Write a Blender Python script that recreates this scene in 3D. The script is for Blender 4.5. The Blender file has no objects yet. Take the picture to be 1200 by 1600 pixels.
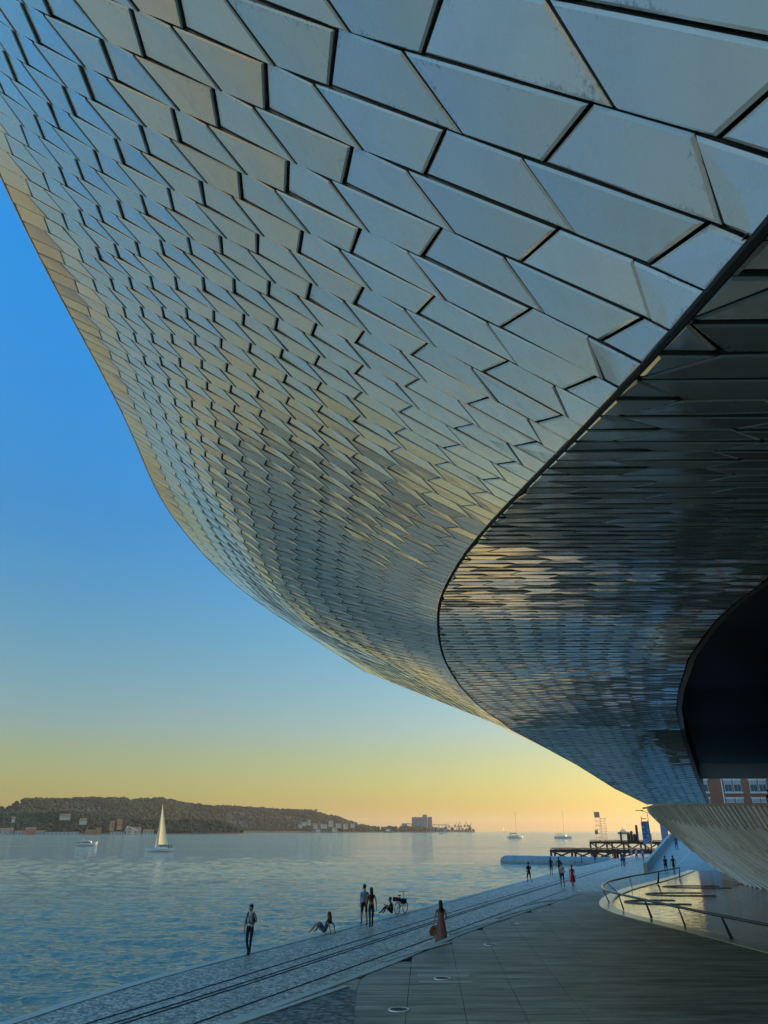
import bpy, math, random
import numpy as np
from mathutils import Vector, Matrix
random.seed(4)
S = bpy.context.scene
COL = S.collection
# ---------------------------------------------------------------- camera, sky, sun, exposure
cam_d = bpy.data.cameras.new('camera')
cam = bpy.data.objects.new('camera', cam_d); COL.objects.link(cam)
cam.location = (0, 0, 4.2)
cam.rotation_euler = (math.radians(90 + 23.3), 0, 0)
cam_d.sensor_fit = 'VERTICAL'; cam_d.sensor_height = 24
cam_d.lens = 24 * 1155 / 1600
cam_d.clip_start = .05; cam_d.clip_end = 60000
S.camera = cam
SUN_EL, SUN_AZ = math.radians(7.5), math.radians(60)      # azimuth clockwise from +Y
W = bpy.data.worlds.new('World'); S.world = W; W.use_nodes = True
nt = W.node_tree; nt.nodes.clear()
def wn(t, **k):
    n = nt.nodes.new(t)
    for a, b in k.items(): setattr(n, a, b)
    return n
out = wn('ShaderNodeOutputWorld'); bg = wn('ShaderNodeBackground')
sky = wn('ShaderNodeTexSky', sky_type='NISHITA', sun_disc=False)
sky.sun_elevation = SUN_EL; sky.sun_rotation = SUN_AZ
sky.air_density = 1.0; sky.dust_density = 1.2; sky.ozone_density = 2.5; sky.altitude = 0
# the hue of this evening's sky by height: paled overhead to add light, deep blue, teal, then gold on the horizon
tc = wn('ShaderNodeTexCoord'); sx = wn('ShaderNodeSeparateXYZ'); rp = wn('ShaderNodeValToRGB')
mx = wn('ShaderNodeMix', data_type='RGBA', blend_type='MULTIPLY')
mx.inputs[0].default_value = 1.0
nt.links.new(tc.outputs['Generated'], sx.inputs[0]); nt.links.new(sx.outputs['Z'], rp.inputs[0])
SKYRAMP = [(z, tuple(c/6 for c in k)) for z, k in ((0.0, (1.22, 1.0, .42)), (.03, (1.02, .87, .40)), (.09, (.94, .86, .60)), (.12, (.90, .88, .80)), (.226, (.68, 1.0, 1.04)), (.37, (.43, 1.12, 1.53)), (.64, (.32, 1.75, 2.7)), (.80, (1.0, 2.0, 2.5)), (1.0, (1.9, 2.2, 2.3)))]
def setramp(rp, pts):
    e = rp.color_ramp.elements
    while len(e) > 2: e.remove(e[-1])
    e[0].position, e[0].color = pts[0][0], (*pts[0][1], 1)
    e[1].position, e[1].color = pts[1][0], (*pts[1][1], 1)
    for p_, c_ in pts[2:]:
        q = e.new(p_); q.color = (*c_, 1)
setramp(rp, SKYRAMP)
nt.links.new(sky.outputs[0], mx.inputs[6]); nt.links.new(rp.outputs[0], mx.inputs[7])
sc3 = wn('ShaderNodeVectorMath', operation='SCALE'); sc3.inputs[3].default_value = 6.0
# pale warm tint added away from the sun to light the shaded facade (many-times-scattered light, which the Nishita model leaves out)
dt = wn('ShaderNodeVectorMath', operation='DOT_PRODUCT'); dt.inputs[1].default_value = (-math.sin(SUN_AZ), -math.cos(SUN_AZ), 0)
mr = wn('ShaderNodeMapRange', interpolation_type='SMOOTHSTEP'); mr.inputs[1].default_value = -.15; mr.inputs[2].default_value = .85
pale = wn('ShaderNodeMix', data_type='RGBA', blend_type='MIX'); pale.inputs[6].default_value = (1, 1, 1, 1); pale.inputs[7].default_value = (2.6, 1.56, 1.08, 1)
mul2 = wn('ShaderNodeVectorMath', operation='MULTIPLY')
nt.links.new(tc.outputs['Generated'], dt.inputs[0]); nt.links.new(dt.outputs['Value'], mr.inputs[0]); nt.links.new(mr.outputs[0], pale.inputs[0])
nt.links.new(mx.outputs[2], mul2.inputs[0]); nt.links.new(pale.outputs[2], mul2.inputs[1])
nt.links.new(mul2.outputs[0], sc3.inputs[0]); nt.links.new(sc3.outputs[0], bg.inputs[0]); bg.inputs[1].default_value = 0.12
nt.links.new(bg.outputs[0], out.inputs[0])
sun_d = bpy.data.lights.new('sun', 'SUN'); sun = bpy.data.objects.new('sun', sun_d); COL.objects.link(sun)
sun_d.energy = 4.4; sun_d.angle = math.radians(.5); sun_d.color = (1, .66, .33)
sd = Vector((math.sin(SUN_AZ)*math.cos(SUN_EL), math.cos(SUN_AZ)*math.cos(SUN_EL), math.sin(SUN_EL)))
sun.rotation_euler = sd.to_track_quat('Z', 'Y').to_euler(); sun.location = (60, 60, 60)
V_ = S.view_settings; V_.view_transform = 'Standard'; V_.look = 'None'; V_.exposure = 0.8; V_.gamma = 1
V_.use_curve_mapping = False
S.cycles.max_bounces = 8; S.cycles.diffuse_bounces = 4; S.cycles.glossy_bounces = 4
# ---------------------------------------------------------------- helpers
def mat(name, col, rough=.6, metal=0, spec=.5, emit=None):
    m = bpy.data.materials.new(name); m.use_nodes = True
    b = m.node_tree.nodes['Principled BSDF']
    b.inputs['Base Color'].default_value = (*col, 1); b.inputs['Roughness'].default_value = rough
    b.inputs['Metallic'].default_value = metal; b.inputs['Specular IOR Level'].default_value = spec
    return m
class NB:                                                 # tiny node helper
    def __init__(s, m): s.m = m; s.t = m.node_tree; s.b = s.t.nodes['Principled BSDF']; s.n = s.t.nodes
    def new(s, t, **k):
        n = s.n.new(t)
        for a, v in k.items(): setattr(n, a, v)
        return n
    def link(s, a, b): s.t.links.new(a, b)
    def coords(s, scale=(1, 1, 1), out='Object'):
        c = s.new('ShaderNodeTexCoord'); mp = s.new('ShaderNodeMapping'); mp.inputs['Scale'].default_value = scale
        s.link(c.outputs[out], mp.inputs[0]); return mp.outputs[0]
    def noise(s, vec, scale, detail=4, rough=.55, dist=0):
        n = s.new('ShaderNodeTexNoise'); n.inputs['Scale'].default_value = scale; n.inputs['Detail'].default_value = detail
        n.inputs['Roughness'].default_value = rough; n.inputs['Distortion'].default_value = dist
        if vec is not None: s.link(vec, n.inputs['Vector'])
        return n.outputs['Fac']
    def ramp(s, fac, pts):
        r = s.new('ShaderNodeValToRGB'); setramp(r, pts); s.link(fac, r.inputs[0]); return r.outputs[0]
    def mapr(s, fac, a, b, c, d):
        r = s.new('ShaderNodeMapRange'); s.link(fac, r.inputs[0])
        for i, v in enumerate((a, b, c, d)): r.inputs[i+1].default_value = v
        return r.outputs[0]
    def math(s, op, a, b=None):
        r = s.new('ShaderNodeMath', operation=op)
        for i, v in enumerate((a, b)):
            if v is None: continue
            if isinstance(v, (int, float)): r.inputs[i].default_value = v
            else: s.link(v, r.inputs[i])
        return r.outputs[0]
    def mix(s, fac, a, b, mode='MIX'):
        r = s.new('ShaderNodeMix', data_type='RGBA', blend_type=mode)
        if isinstance(fac, (int, float)): r.inputs[0].default_value = fac
        else: s.link(fac, r.inputs[0])
        for i, v in ((6, a), (7, b)):
            if isinstance(v, tuple): r.inputs[i].default_value = (*v, 1)
            else: s.link(v, r.inputs[i])
        return r.outputs[2]
    def bump(s, h, strength=.3, dist=.02, prev=None):
        r = s.new('ShaderNodeBump'); r.inputs['Strength'].default_value = strength; r.inputs['Distance'].default_value = dist
        s.link(h, r.inputs['Height'])
        if prev is not None: s.link(prev, r.inputs['Normal'])
        return r.outputs[0]
    def set(s, k, v): s.link(v, s.b.inputs[k])
def noisy(name, c1, c2, scale=2, rough=.7, bump=0, bscale=20, sc=(1, 1, 1), metal=0, spec=.5):
    m = mat(name, c1, rough, metal, spec); n = NB(m); v = n.coords(sc)
    n.set('Base Color', n.ramp(n.noise(v, scale, 5), [(.3, c1), (.7, c2)]))
    if bump: n.set('Normal', n.bump(n.noise(v, bscale, 3), bump, .02))
    return m
def link(name, me, parent=None):
    o = bpy.data.objects.new(name, me); COL.objects.link(o)
    if parent: o.parent = parent
    return o
def tag(o, label=None, cat=None, group=None, kind=None):
    for k, v in (('label', label), ('category', cat), ('group', group), ('kind', kind)):
        if v: o[k] = v
    return o
def empty(name, loc, label, cat, group=None, rz=0):
    o = bpy.data.objects.new(name, None); COL.objects.link(o); o.location = loc; o.rotation_euler = (0, 0, rz)
    o.empty_display_size = .3
    return tag(o, label, cat, group)
class MB:                                                 # collects shapes into one mesh
    def __init__(s): s.v = []; s.f = []; s.uv = []; s.mi = []; s.smooth = False; s.T = Matrix()
    def add(s, vs, fs, mi=0, uvs=None):
        o = len(s.v); s.v += [tuple(s.T @ Vector(q)) for q in vs]
        for i, f in enumerate(fs):
            s.f.append(tuple(o+k for k in f)); s.mi.append(mi)
            s.uv.append(uvs[i] if uvs else [(0, 0)]*len(f))
    def box(s, x0, x1, y0, y1, z0, z1, mi=0):
        v = [(x, y, z) for z in (z0, z1) for y in (y0, y1) for x in (x0, x1)]
        s.add(v, [(0, 2, 3, 1), (4, 5, 7, 6), (0, 1, 5, 4), (2, 6, 7, 3), (0, 4, 6, 2), (1, 3, 7, 5)], mi)
    def tube(s, pts, r, n=8, mi=0, closed=False, caps=True):
        P = [Vector(p) for p in pts]; R = r if isinstance(r, (list, tuple)) else [r]*len(P)
        up = None; vs = []
        for i, p in enumerate(P):
            if closed: t = (P[(i+1) % len(P)]-P[i-1]).normalized()
            else: t = (P[min(i+1, len(P)-1)]-P[max(i-1, 0)]).normalized()
            if up is None or abs(up.dot(t)) > .98:
                up = Vector((0, 0, 1)) if abs(t.z) < .9 else Vector((0, 1, 0))
            a = t.cross(up).normalized(); b = a.cross(t).normalized(); up = b
            for k in range(n):
                w = 2*math.pi*(k+.5)/n; vs.append(p+(a*math.cos(w)+b*math.sin(w))*R[i])
        fs = []; m = len(P)
        for i in range(m if closed else m-1):
            for k in range(n):
                a0 = i*n+k; a1 = i*n+(k+1) % n; b0 = ((i+1) % m)*n+k; b1 = ((i+1) % m)*n+(k+1) % n
                fs.append((a0, a1, b1, b0))
        if caps and not closed: fs += [tuple(range(n))[::-1], tuple((m-1)*n+k for k in range(n))]
        s.add(vs, fs, mi)
    def prism(s, poly, z0, z1, mi=0):
        n = len(poly); z0 = z0 if callable(z0) else (lambda x, y, c=z0: c); z1 = z1 if callable(z1) else (lambda x, y, c=z1: c)
        v = [(x, y, z0(x, y)) for x, y in poly]+[(x, y, z1(x, y)) for x, y in poly]
        s.add(v, [tuple(range(n))[::-1], tuple(range(n, 2*n))]+[(i, (i+1) % n, n+(i+1) % n, n+i) for i in range(n)], mi)
    def ellipsoid(s, c, r, n=10, m=7, mi=0):
        vs = []; 
        for i in range(m+1):
            t = math.pi*i/m
            for k in range(n):
                w = 2*math.pi*k/n; vs.append((c[0]+r[0]*math.sin(t)*math.cos(w), c[1]+r[1]*math.sin(t)*math.sin(w), c[2]+r[2]*math.cos(t)))
        s.add(vs, [(i*n+k, (i+1)*n+k, (i+1)*n+(k+1) % n, i*n+(k+1) % n) for i in range(m) for k in range(n)], mi)
    def grid(s, rows, mi=0):                              # rows: list of equal-length point lists
        n = len(rows[0]); vs = [p for r in rows for p in r]
        s.add(vs, [(i*n+k, i*n+k+1, (i+1)*n+k+1, (i+1)*n+k) for i in range(len(rows)-1) for k in range(n-1)], mi)
    def build(s, name, mats, parent=None, smooth=None):
        me = bpy.data.meshes.new(name); me.from_pydata(s.v, [], s.f)
        for m in (mats if isinstance(mats, (list, tuple)) else [mats]): me.materials.append(m)
        if any(s.mi): me.polygons.foreach_set('material_index', s.mi)
        uv = me.uv_layers.new(name='UVMap')
        uv.data.foreach_set('uv', [c for f in s.uv for p in f for c in p])
        if smooth or (smooth is None and s.smooth): me.polygons.foreach_set('use_smooth', [True]*len(me.polygons))
        me.update(); return link(name, me, parent)
def one(name, m, parent, fn, *a, smooth=False, **k):
    b = MB(); getattr(b, fn)(*a, **k); return b.build(name, m, parent, smooth)
def copy_tree(o, parent=None):
    c = o.copy(); COL.objects.link(c); c.parent = parent
    for ch in o.children: copy_tree(ch, c)
    return c
def pt(px, py, Y):                                        # where a bearing/height measured in the photo falls on the plane y = Y
    p = math.radians(23.3); u = (px-600)/1155; v = (800-py)/1155
    dy = math.cos(p)-v*math.sin(p); dz = math.sin(p)+v*math.cos(p)
    return Vector((u/dy*Y, Y, 4.2+dz/dy*Y))
# ---------------------------------------------------------------- materials
def ceramic(name, c_lo, c_hi, rlo=.16, rhi=.42, dirt_shade=.94, spec=.6):
    m = mat(name, c_lo, .3, 0, spec); n = NB(m)
    g = n.new('ShaderNodeNewGeometry'); rnd = g.outputs['Random Per Island']
    oi = n.new('ShaderNodeObjectInfo').outputs['Random']
    r2 = n.math('FRACT', n.math('ADD', rnd, oi))
    base = n.ramp(r2, [(0, c_lo), (1, c_hi)])
    v = n.coords((1, 1, 1))
    # off-centre coordinates per tile so that the cloudy glaze differs from tile to tile
    comb = n.new('ShaderNodeVectorMath', operation='ADD'); n.link(v, comb.inputs[0])
    cx = n.new('ShaderNodeCombineXYZ'); n.link(n.math('MULTIPLY', r2, 37.0), cx.inputs[0]); n.link(n.math('MULTIPLY', r2, 91.0), cx.inputs[2])
    n.link(cx.outputs[0], comb.inputs[1]); vv = comb.outputs[0]
    cloud = n.noise(vv, 2.2, 5, .6, .6)
    base = n.mix(n.mapr(cloud, .4, .75, 0, .3), base, tuple(c*.78 for c in c_lo))
    if dirt_shade:
        uv = n.new('ShaderNodeTexCoord').outputs['UV']; sp = n.new('ShaderNodeSeparateXYZ'); n.link(uv, sp.inputs[0])
        edge = n.math('MINIMUM', sp.outputs[0], 2.0)      # u: 0 centre, 1 edge dirt; higher on tile sides, painted dark as joint shade
        fine = n.noise(vv, 26, 6, .7); patch = n.noise(vv, 1.7, 2)
        k = n.math('ADD', n.math('MULTIPLY', edge, .42), n.math('MULTIPLY', patch, .55))
        mask = n.mapr(n.math('ADD', n.math('MULTIPLY', fine, .55), k), dirt_shade, dirt_shade+.13, 0, .85)
        base = n.mix(mask, base, (.03, .027, .022))
    n.set('Base Color', base)
    n.b.inputs['Coat Weight'].default_value = 1.0; n.b.inputs['Coat Roughness'].default_value = .07; n.b.inputs['Coat IOR'].default_value = 1.62
    st = n.noise(vv, 5, 6, .65, 1.2)
    n.set('Roughness', n.mapr(st, .35, .68, rlo, rhi))
    n.set('Normal', n.bump(n.noise(vv, 9, 3), .12, .02))
    return m
M = {}
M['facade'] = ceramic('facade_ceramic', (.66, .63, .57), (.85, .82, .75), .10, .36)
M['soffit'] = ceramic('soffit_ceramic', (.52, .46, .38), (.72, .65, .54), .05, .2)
M['wall_tile'] = mat('wall_ceramic', (.78, .82, .80), .22, 0, .7)
_n = NB(M['wall_tile']); _n.b.inputs['Coat Weight'].default_value = 1; _n.b.inputs['Coat Roughness'].default_value = .1
_n.set('Base Color', _n.ramp(_n.new('ShaderNodeObjectInfo').outputs['Random'], [(0, (.58, .65, .66)), (1, (.76, .85, .86))]))
M['black'] = mat('joint_black', (.012, .012, .013), .8)
M['inner'] = mat('inner_ceiling', (.016, .030, .036), .5)  # near black: shade of the enclosed hall put into the colour
M['inner_lit'] = mat('beam_lit_warm', (.80, .46, .16), .5)  # orange stands in for warm light on the hall's far edge
M['bronze'] = noisy('bronze_strip', (.20, .14, .09), (.34, .24, .16), 3, .3, .05, 6, metal=.6)
M['roof'] = noisy('roof_concrete', (.3, .3, .29), (.38, .37, .35), 1, .8)
M['rail'] = mat('painted_steel', (.02, .02, .022), .35, .4)
M['steel'] = noisy('brushed_steel', (.45, .45, .44), (.6, .6, .58), 8, .3, 0, metal=.9)
M['kerb'] = noisy('pale_kerb_stone', (.58, .54, .46), (.70, .66, .57), 3, .7, .2, 60)
M['kerb_dark'] = noisy('wet_step_stone', (.17, .16, .14), (.25, .24, .21), 3, .6, .2, 60)
def cobble_mat():
    m = mat('cobbles', (.3, .3, .3), .6); n = NB(m); v = n.coords((1, 1, 1))
    vo = n.new('ShaderNodeTexVoronoi', feature='F1'); vo.inputs['Scale'].default_value = 8.5; n.link(v, vo.inputs['Vector'])
    ve = n.new('ShaderNodeTexVoronoi', feature='DISTANCE_TO_EDGE'); ve.inputs['Scale'].default_value = 8.5; n.link(v, ve.inputs['Vector'])
    sp = n.new('ShaderNodeSeparateColor'); n.link(vo.outputs['Color'], sp.inputs[0])
    c = n.ramp(sp.outputs[0], [(0, (.16, .145, .125)), (.45, (.48, .43, .36)), (1, (.93, .82, .64))])
    c = n.mix(n.mapr(n.noise(v, .35, 5), .35, .65, 0, .3), c, (.25, .23, .20))
    c = n.mix(n.mapr(ve.outputs['Distance'], .0, .10, 1, 0), c, (.035, .035, .035))
    n.set('Base Color', c)
    n.set('Roughness', n.mapr(n.noise(v, 3, 4), .3, .7, .3, .65))
    n.set('Normal', n.bump(n.mapr(ve.outputs['Distance'], 0, .2, 0, 1), .35, .015))
    return m
M['cobble'] = cobble_mat()
def dark_cobble_mat():
    m = mat('coarse_cobbles', (.2, .2, .2), .6); n = NB(m); v = n.coords((1, 1.5, 1))
    vo = n.new('ShaderNodeTexVoronoi', feature='F1'); vo.inputs['Scale'].default_value = 7; n.link(v, vo.inputs['Vector'])
    sp = n.new('ShaderNodeSeparateColor'); n.link(vo.outputs['Color'], sp.inputs[0])
    n.set('Base Color', n.ramp(sp.outputs[0], [(0, (.03, .03, .03)), (.5, (.10, .10, .095)), (1, (.36, .35, .31))]))
    n.set('Normal', n.bump(vo.outputs['Distance'], .8, .03)); return m
M['cobble2'] = dark_cobble_mat()
def deck_mat():
    m = mat('dark_deck_slabs', (.1, .1, .1), .5); n = NB(m)
    g = n.new('ShaderNodeObjectInfo').outputs['Random']
    v = n.coords((1, 1, 1)); vl = n.coords((.30, 2.6, 1))
    grain = n.noise(vl, 1.2, 7, .75, .4)
    c = n.ramp(grain, [(.36, (.12, .085, .055)), (.5, (.32, .235, .155)), (.62, (.54, .42, .28))])
    c = n.mix(n.mapr(n.noise(v, .5, 5), .4, .7, 0, .25), c, (.10, .098, .086))
    br = n.new('ShaderNodeTexWave', wave_type='BANDS', bands_direction='Y'); br.inputs['Scale'].default_value = 1.05; n.link(v, br.inputs['Vector'])
    gap = n.mapr(br.outputs['Fac'], 0, .015, 1, 0)
    c = n.mix(n.math('MULTIPLY', gap, .7), c, (.02, .02, .02))
    n.set('Base Color', c)
    n.set('Roughness', n.mapr(n.noise(vl, 2.2, 5), .3, .7, .42, .62))
    n.set('Normal', n.bump(grain, .15, .01)); return m
M['groove'] = mat('groove', (.02, .02, .02), .9, 0, .2)
M['deck'] = deck_mat()
M['deck_inlay'] = noisy('deck_inlay', (.42, .38, .30), (.52, .47, .38), 3, .5, .1, 30, (.4, 6, 1))
def water_mat(name, col, s1, s2, bump, rough=.06, far=True):
    m = mat(name, col, rough, 0, .5); n = NB(m); n.b.inputs['IOR'].default_value = 1.5
    v = n.coords((.9, 1.5, 1)); v2 = n.coords((.3, .8, 1))
    a = n.noise(v, s1, 4, .6, .5); b = n.noise(v2, s2, 3, .55, .6)
    big = n.noise(n.coords((.012, .05, 1)), 1, 4)
    h = n.math('ADD', n.math('MULTIPLY', a, .42), n.math('MULTIPLY', b, 1.0))
    amp = n.mapr(big, .3, .7, .55, 1.2)
    n.set('Normal', n.bump(n.math('MULTIPLY', h, amp), 1.0, bump))
    n.set('Roughness', n.mapr(big, .3, .7, rough, rough*2.2)); return m
M['water'] = water_mat('river_water', (.18, .25, .185), 2.6, 1.5, .34, .05)
def pool_mat():
    m = mat('pool_water', (.02, .025, .024), .02); n = NB(m); n.b.inputs['IOR'].default_value = 1.33
    v = n.coords((1.0, 1.4, 1))
    n.set('Normal', n.bump(n.noise(v, 1.6, 3, .5, 1.2), .8, .02)); return m
M['pool'] = pool_mat()
M['coping'] = noisy('polished_coping', (.34, .30, .22), (.44, .39, .29), 2, .25)
M['capstone'] = noisy('cap_stone', (.30, .28, .25), (.38, .36, .32), 1, .6)
M['steelrail'] = mat('steel_handrail', (.10, .10, .10), .25, .7)
M['rampstone'] = noisy('ramp_stone', (.34, .32, .29), (.44, .42, .38), .6, .5, .1, 20)
M['white'] = mat('white_paint', (.78, .76, .72), .35)
M['sail'] = mat('sail_cloth', (.88, .78, .52), .8)
n_ = NB(M['sail']); t_ = n_.new('ShaderNodeBsdfTranslucent'); t_.inputs[0].default_value = (.95, .82, .50, 1); x_ = n_.new('ShaderNodeMixShader'); x_.inputs[0].default_value = .55
n_.link(n_.b.outputs[0], x_.inputs[1]); n_.link(t_.outputs[0], x_.inputs[2]); n_.link(x_.outputs[0], n_.n['Material Output'].inputs[0])
M['hull_dark'] = mat('dark_hull', (.06, .07, .09), .4)
M['glass'] = mat('dark_glass', (.02, .03, .04), .05, 0, .8)
M['timber'] = noisy('old_timber', (.022, .020, .018), (.06, .052, .042), 3, .85, .4, 20)
M['pontoon'] = noisy('pale_pontoon', (.17, .25, .31), (.22, .31, .37), .8, .5)
M['tower_metal'] = mat('tower_metal', (.42, .34, .27), .5, .3)
M['banner'] = mat('blue_banner', (.10, .26, .52), .7)
M['banner_ink'] = mat('banner_ink', (.01, .025, .09), .7)
M['brick'] = None
def brick_mat():
    m = mat('red_brick', (.36, .12, .07), .85); n = NB(m)
    b = n.new('ShaderNodeTexBrick'); b.inputs['Scale'].default_value = 1.0
    b.inputs['Color1'].default_value = (.42, .11, .05, 1); b.inputs['Color2'].default_value = (.42, .11, .05, 1)
    b.inputs['Mortar'].default_value = (.38, .28, .22, 1); b.inputs['Mortar Size'].default_value = .012
    b.inputs['Brick Width'].default_value = .26; b.inputs['Row Height'].default_value = .08
    c = n.new('ShaderNodeTexCoord'); s = n.new('ShaderNodeSeparateXYZ'); n.link(c.outputs['Object'], s.inputs[0])
    k = n.new('ShaderNodeCombineXYZ'); n.link(s.outputs[0], k.inputs[0]); n.link(s.outputs[2], k.inputs[1]); n.link(k.outputs[0], b.inputs['Vector'])
    n.set('Base Color', n.mix(n.mapr(n.noise(c.outputs['Object'], .4, 4), .3, .7, 0, .35), b.outputs['Color'], (.22, .08, .05))); return m
M['brick'] = brick_mat()
M['pontoon_band'] = mat('pontoon_band', (.22, .33, .40), .6)
M['foam'] = noisy('wake_foam', (.20, .30, .32), (.45, .52, .52), 1.2, .5)
M['blind'] = mat('grey_blind', (.42, .48, .50), .8)
M['window'] = mat('window_glass', (.10, .16, .18), .1, 0, .8)
M['skin'] = mat('skin', (.30, .17, .11), .55)
M['hair'] = mat('dark_hair', (.012, .009, .007), .6)
M['brownhair'] = mat('brown_hair', (.05, .025, .012), .6)
for k_, c_ in dict(white_shirt=(.50, .54, .60), blue_shirt=(.04, .10, .45), black_cloth=(.012, .012, .014), navy=(.02, .03, .07),
                   red_cloth=(.40, .02, .02), maroon=(.12, .03, .03), pink_dress=(.24, .12, .12), grey_shirt=(.22, .26, .30), denim=(.05, .08, .14),
                   straw=(.35, .22, .10), light_blue=(.25, .35, .55), tan=(.35, .24, .15), shoe=(.02, .02, .02)).items():
    M[k_] = noisy(k_, c_, tuple(x*.8 for x in c_), 8, .85)
# ---------------------------------------------------------------- museum shell (a swept ceramic lip)
CN = np.array([-6.03,-8.09,15.02,-5.87,-9.25,13.41,-5.33,-10.63,11.29,-3.76,-12.54,8.61,-0.87,-14.43,5.2,2.72,-14.71,1.05,6.32,-13.03,-3.9,-7.04,-3.6,15.46,-6.57,-4.81,13.59,-5.76,-5.74,10.77,-3.77,-7.18,7.87,-0.28,-8.53,5.32,2.94,-8.35,0.61,3.95,-7.12,-4.09,-7.91,1.35,14.87,-6.54,0.38,12.54,-5.21,-0.05,9.63,-3.74,-1.03,6.84,-0.71,-0.6,5.53,1.58,-1.04,0.27,-0.15,-1.53,-1.01,-8.99,6.58,13.35,-6.57,6.45,11.07,-4.61,6.12,8.9,-2.34,5.14,6.59,-0.15,5.03,5.11,2.23,0.97,0.14,-1.61,2.68,4.5,-10.33,11.35,11.94,-6.75,11.3,10.73,-4.7,10.56,9.09,-2.28,9.72,7.17,-0.49,9.25,5.61,1.98,7.88,3.66,2.99,8.93,3.13,-10.43,15.7,12.12,-6.91,15.7,10.82,-4.95,15.2,9.06,-3.17,14.29,7.82,-0.5,13.75,6.14,1.44,14.26,5.24,4.68,13.8,4.24,-10.73,20.08,12.69,-7.45,20.19,11.18,-5.62,20.01,9.29,-3.65,19.26,7.84,-0.88,18.83,7.34,0.55,18.84,5.85,7.72,18.79,3.8,-11.61,24.89,12.71,-8.22,24.86,11.31,-5.75,24.88,9.85,-4.02,24.44,7.69,-1.92,23.68,7.4,1.17,23.16,6.63,7.49,23.57,4.63,-11.32,30.19,13.07,-8.37,29.83,11.65,-5.91,29.7,9.93,-3.55,29.41,7.86,-0.46,28.87,6.77,1.96,28.21,6.37,5.41,27.98,5.7,-10.73,35.55,13.36,-8.06,34.97,11.73,-5.42,34.66,9.99,-2.79,34.19,8.36,0,33.65,7.17,3.06,33.09,6.31,5.74,32.4,5.84,-9.8,40.87,13.41,-7.14,40.15,11.77,-4.48,39.62,10.23,-1.73,39.02,8.82,1.03,38.37,7.58,3.95,37.77,6.51,6.69,36.93,5.71,-8.62,46.04,13.36,-5.93,45.21,11.87,-3.24,44.53,10.45,-0.5,43.81,9.11,2.24,43.08,7.83,5.05,42.38,6.62,7.8,41.48,5.56,-7.23,51.08,13.24,-4.52,50.19,11.88,-1.82,49.39,10.55,0.9,48.59,9.24,3.61,47.77,7.95,6.33,46.97,6.68,9.06,46.03,5.5,-5.72,56,13.08,-3.02,55.07,11.8,-0.3,54.2,10.53,2.42,53.33,9.27,5.15,52.45,8.04,7.88,51.56,6.81,10.55,50.6,5.52,-4.15,60.83,12.9,-1.47,59.87,11.69,1.25,58.95,10.46,3.97,58.06,9.23,6.71,57.16,7.98,9.42,56.24,6.72,12.11,55.22,5.45,-2.52,65.62,12.69,0.16,64.64,11.53,2.86,63.7,10.35,5.59,62.78,9.14,8.32,61.84,7.89,11.04,60.86,6.62,13.73,59.82,5.35], float).reshape(16, 7, 3)
CN[..., 2] += 4.2
K0, K1, JS = -34.0, 110.0, 14.7
def _bs(t, n):
    t = min(max(t, 0.), 1.)*(n-3); i = min(int(t), n-4); w = t-i
    return i, np.array([(1-w)**3/6, (3*w**3-6*w**2+4)/6, (-3*w**3+3*w**2+3*w+1)/6, w**3/6])
def SF(k, J):
    i, a = _bs((k-K0)/(K1-K0), 16); j, b = _bs(J/JS, 7)
    return np.einsum('i,j,ijk->k', a, b, CN[i:i+4, j:j+4])
def SN(k, J):
    d = .2; ka, kb = max(k-d, K0), min(k+d, K1); ja, jb = max(J-d, 0), min(J+d, JS)
    n = np.cross(SF(kb, J)-SF(ka, J), SF(k, jb)-SF(k, ja)); n /= np.linalg.norm(n)
    return n
_n = SN(0, 7); FLIP = -1.0 if _n[2] > 0 else 1.0
museum = empty('museum', (0, 0, 0), 'museum with a sweeping overhanging skin of glazed pale tiles and a dark curved underside', 'museum')
def tile(b, Q, N, gap, bev=.014, chz=.010, depth=.06, mi=0):
    """Q outer corners (already raised), N outward normals; a bevelled slab with a joint round it."""
    Q = [np.array(q) for q in Q]; n = len(Q); c = sum(Q)/n; A = []
    def inset(P, g):
        R = []
        for i in range(n):
            e1 = P[i]-P[i-1]; e2 = P[(i+1) % n]-P[i]
            l1, l2 = np.linalg.norm(e1), np.linalg.norm(e2)
            if l1 < 1e-5 or l2 < 1e-5: return None
            e1 = e1/l1; e2 = e2/l2; s = np.linalg.norm(np.cross(e1, e2)); s = max(s, .25)
            R.append(P[i]+(e2-e1)*g/s)
        return R
    o = inset(Q, gap)
    if o is None: return
    t = inset(Q, gap+bev)
    ni = [np.array(x) for x in N]
    bot = [o[i]-ni[i]*depth for i in range(n)]; mid = [o[i]-ni[i]*chz for i in range(n)]
    vs = bot+mid+t
    vs.append(sum(t)/n); fs = [(2*n+i, 2*n+(i+1) % n, 3*n) for i in range(n)]; uv = [[(.85, 0), (.85, 0), (0, 0)]]*n
    for i in range(n):
        j = (i+1) % n
        fs.append((n+i, n+j, 2*n+j, 2*n+i)); uv.append([(.9, 0), (.9, 0), (.45, 0), (.45, 0)])
        fs.append((i, j, n+j, n+i)); uv.append([(1.7, 0)]*4)  # high u darkens side faces: joint shade put into the ceramic colour
    b.add(vs, fs, mi, uv)
def poly_area(Q):
    c = sum(np.array(q) for q in Q)/len(Q)
    return .5*np.linalg.norm(sum(np.cross(np.array(Q[i])-c, np.array(Q[(i+1) % len(Q)])-c) for i in range(len(Q))))
def sl_(j): return .04+.09*(j/14.7)**2               # how far a short joint leans
def recess(J, k): 
    w = max(0., min(1., (J-.8)/2.5))*max(0., min(1., (13.6-J)/3.0))
    return .029*w
tiles = []
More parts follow.
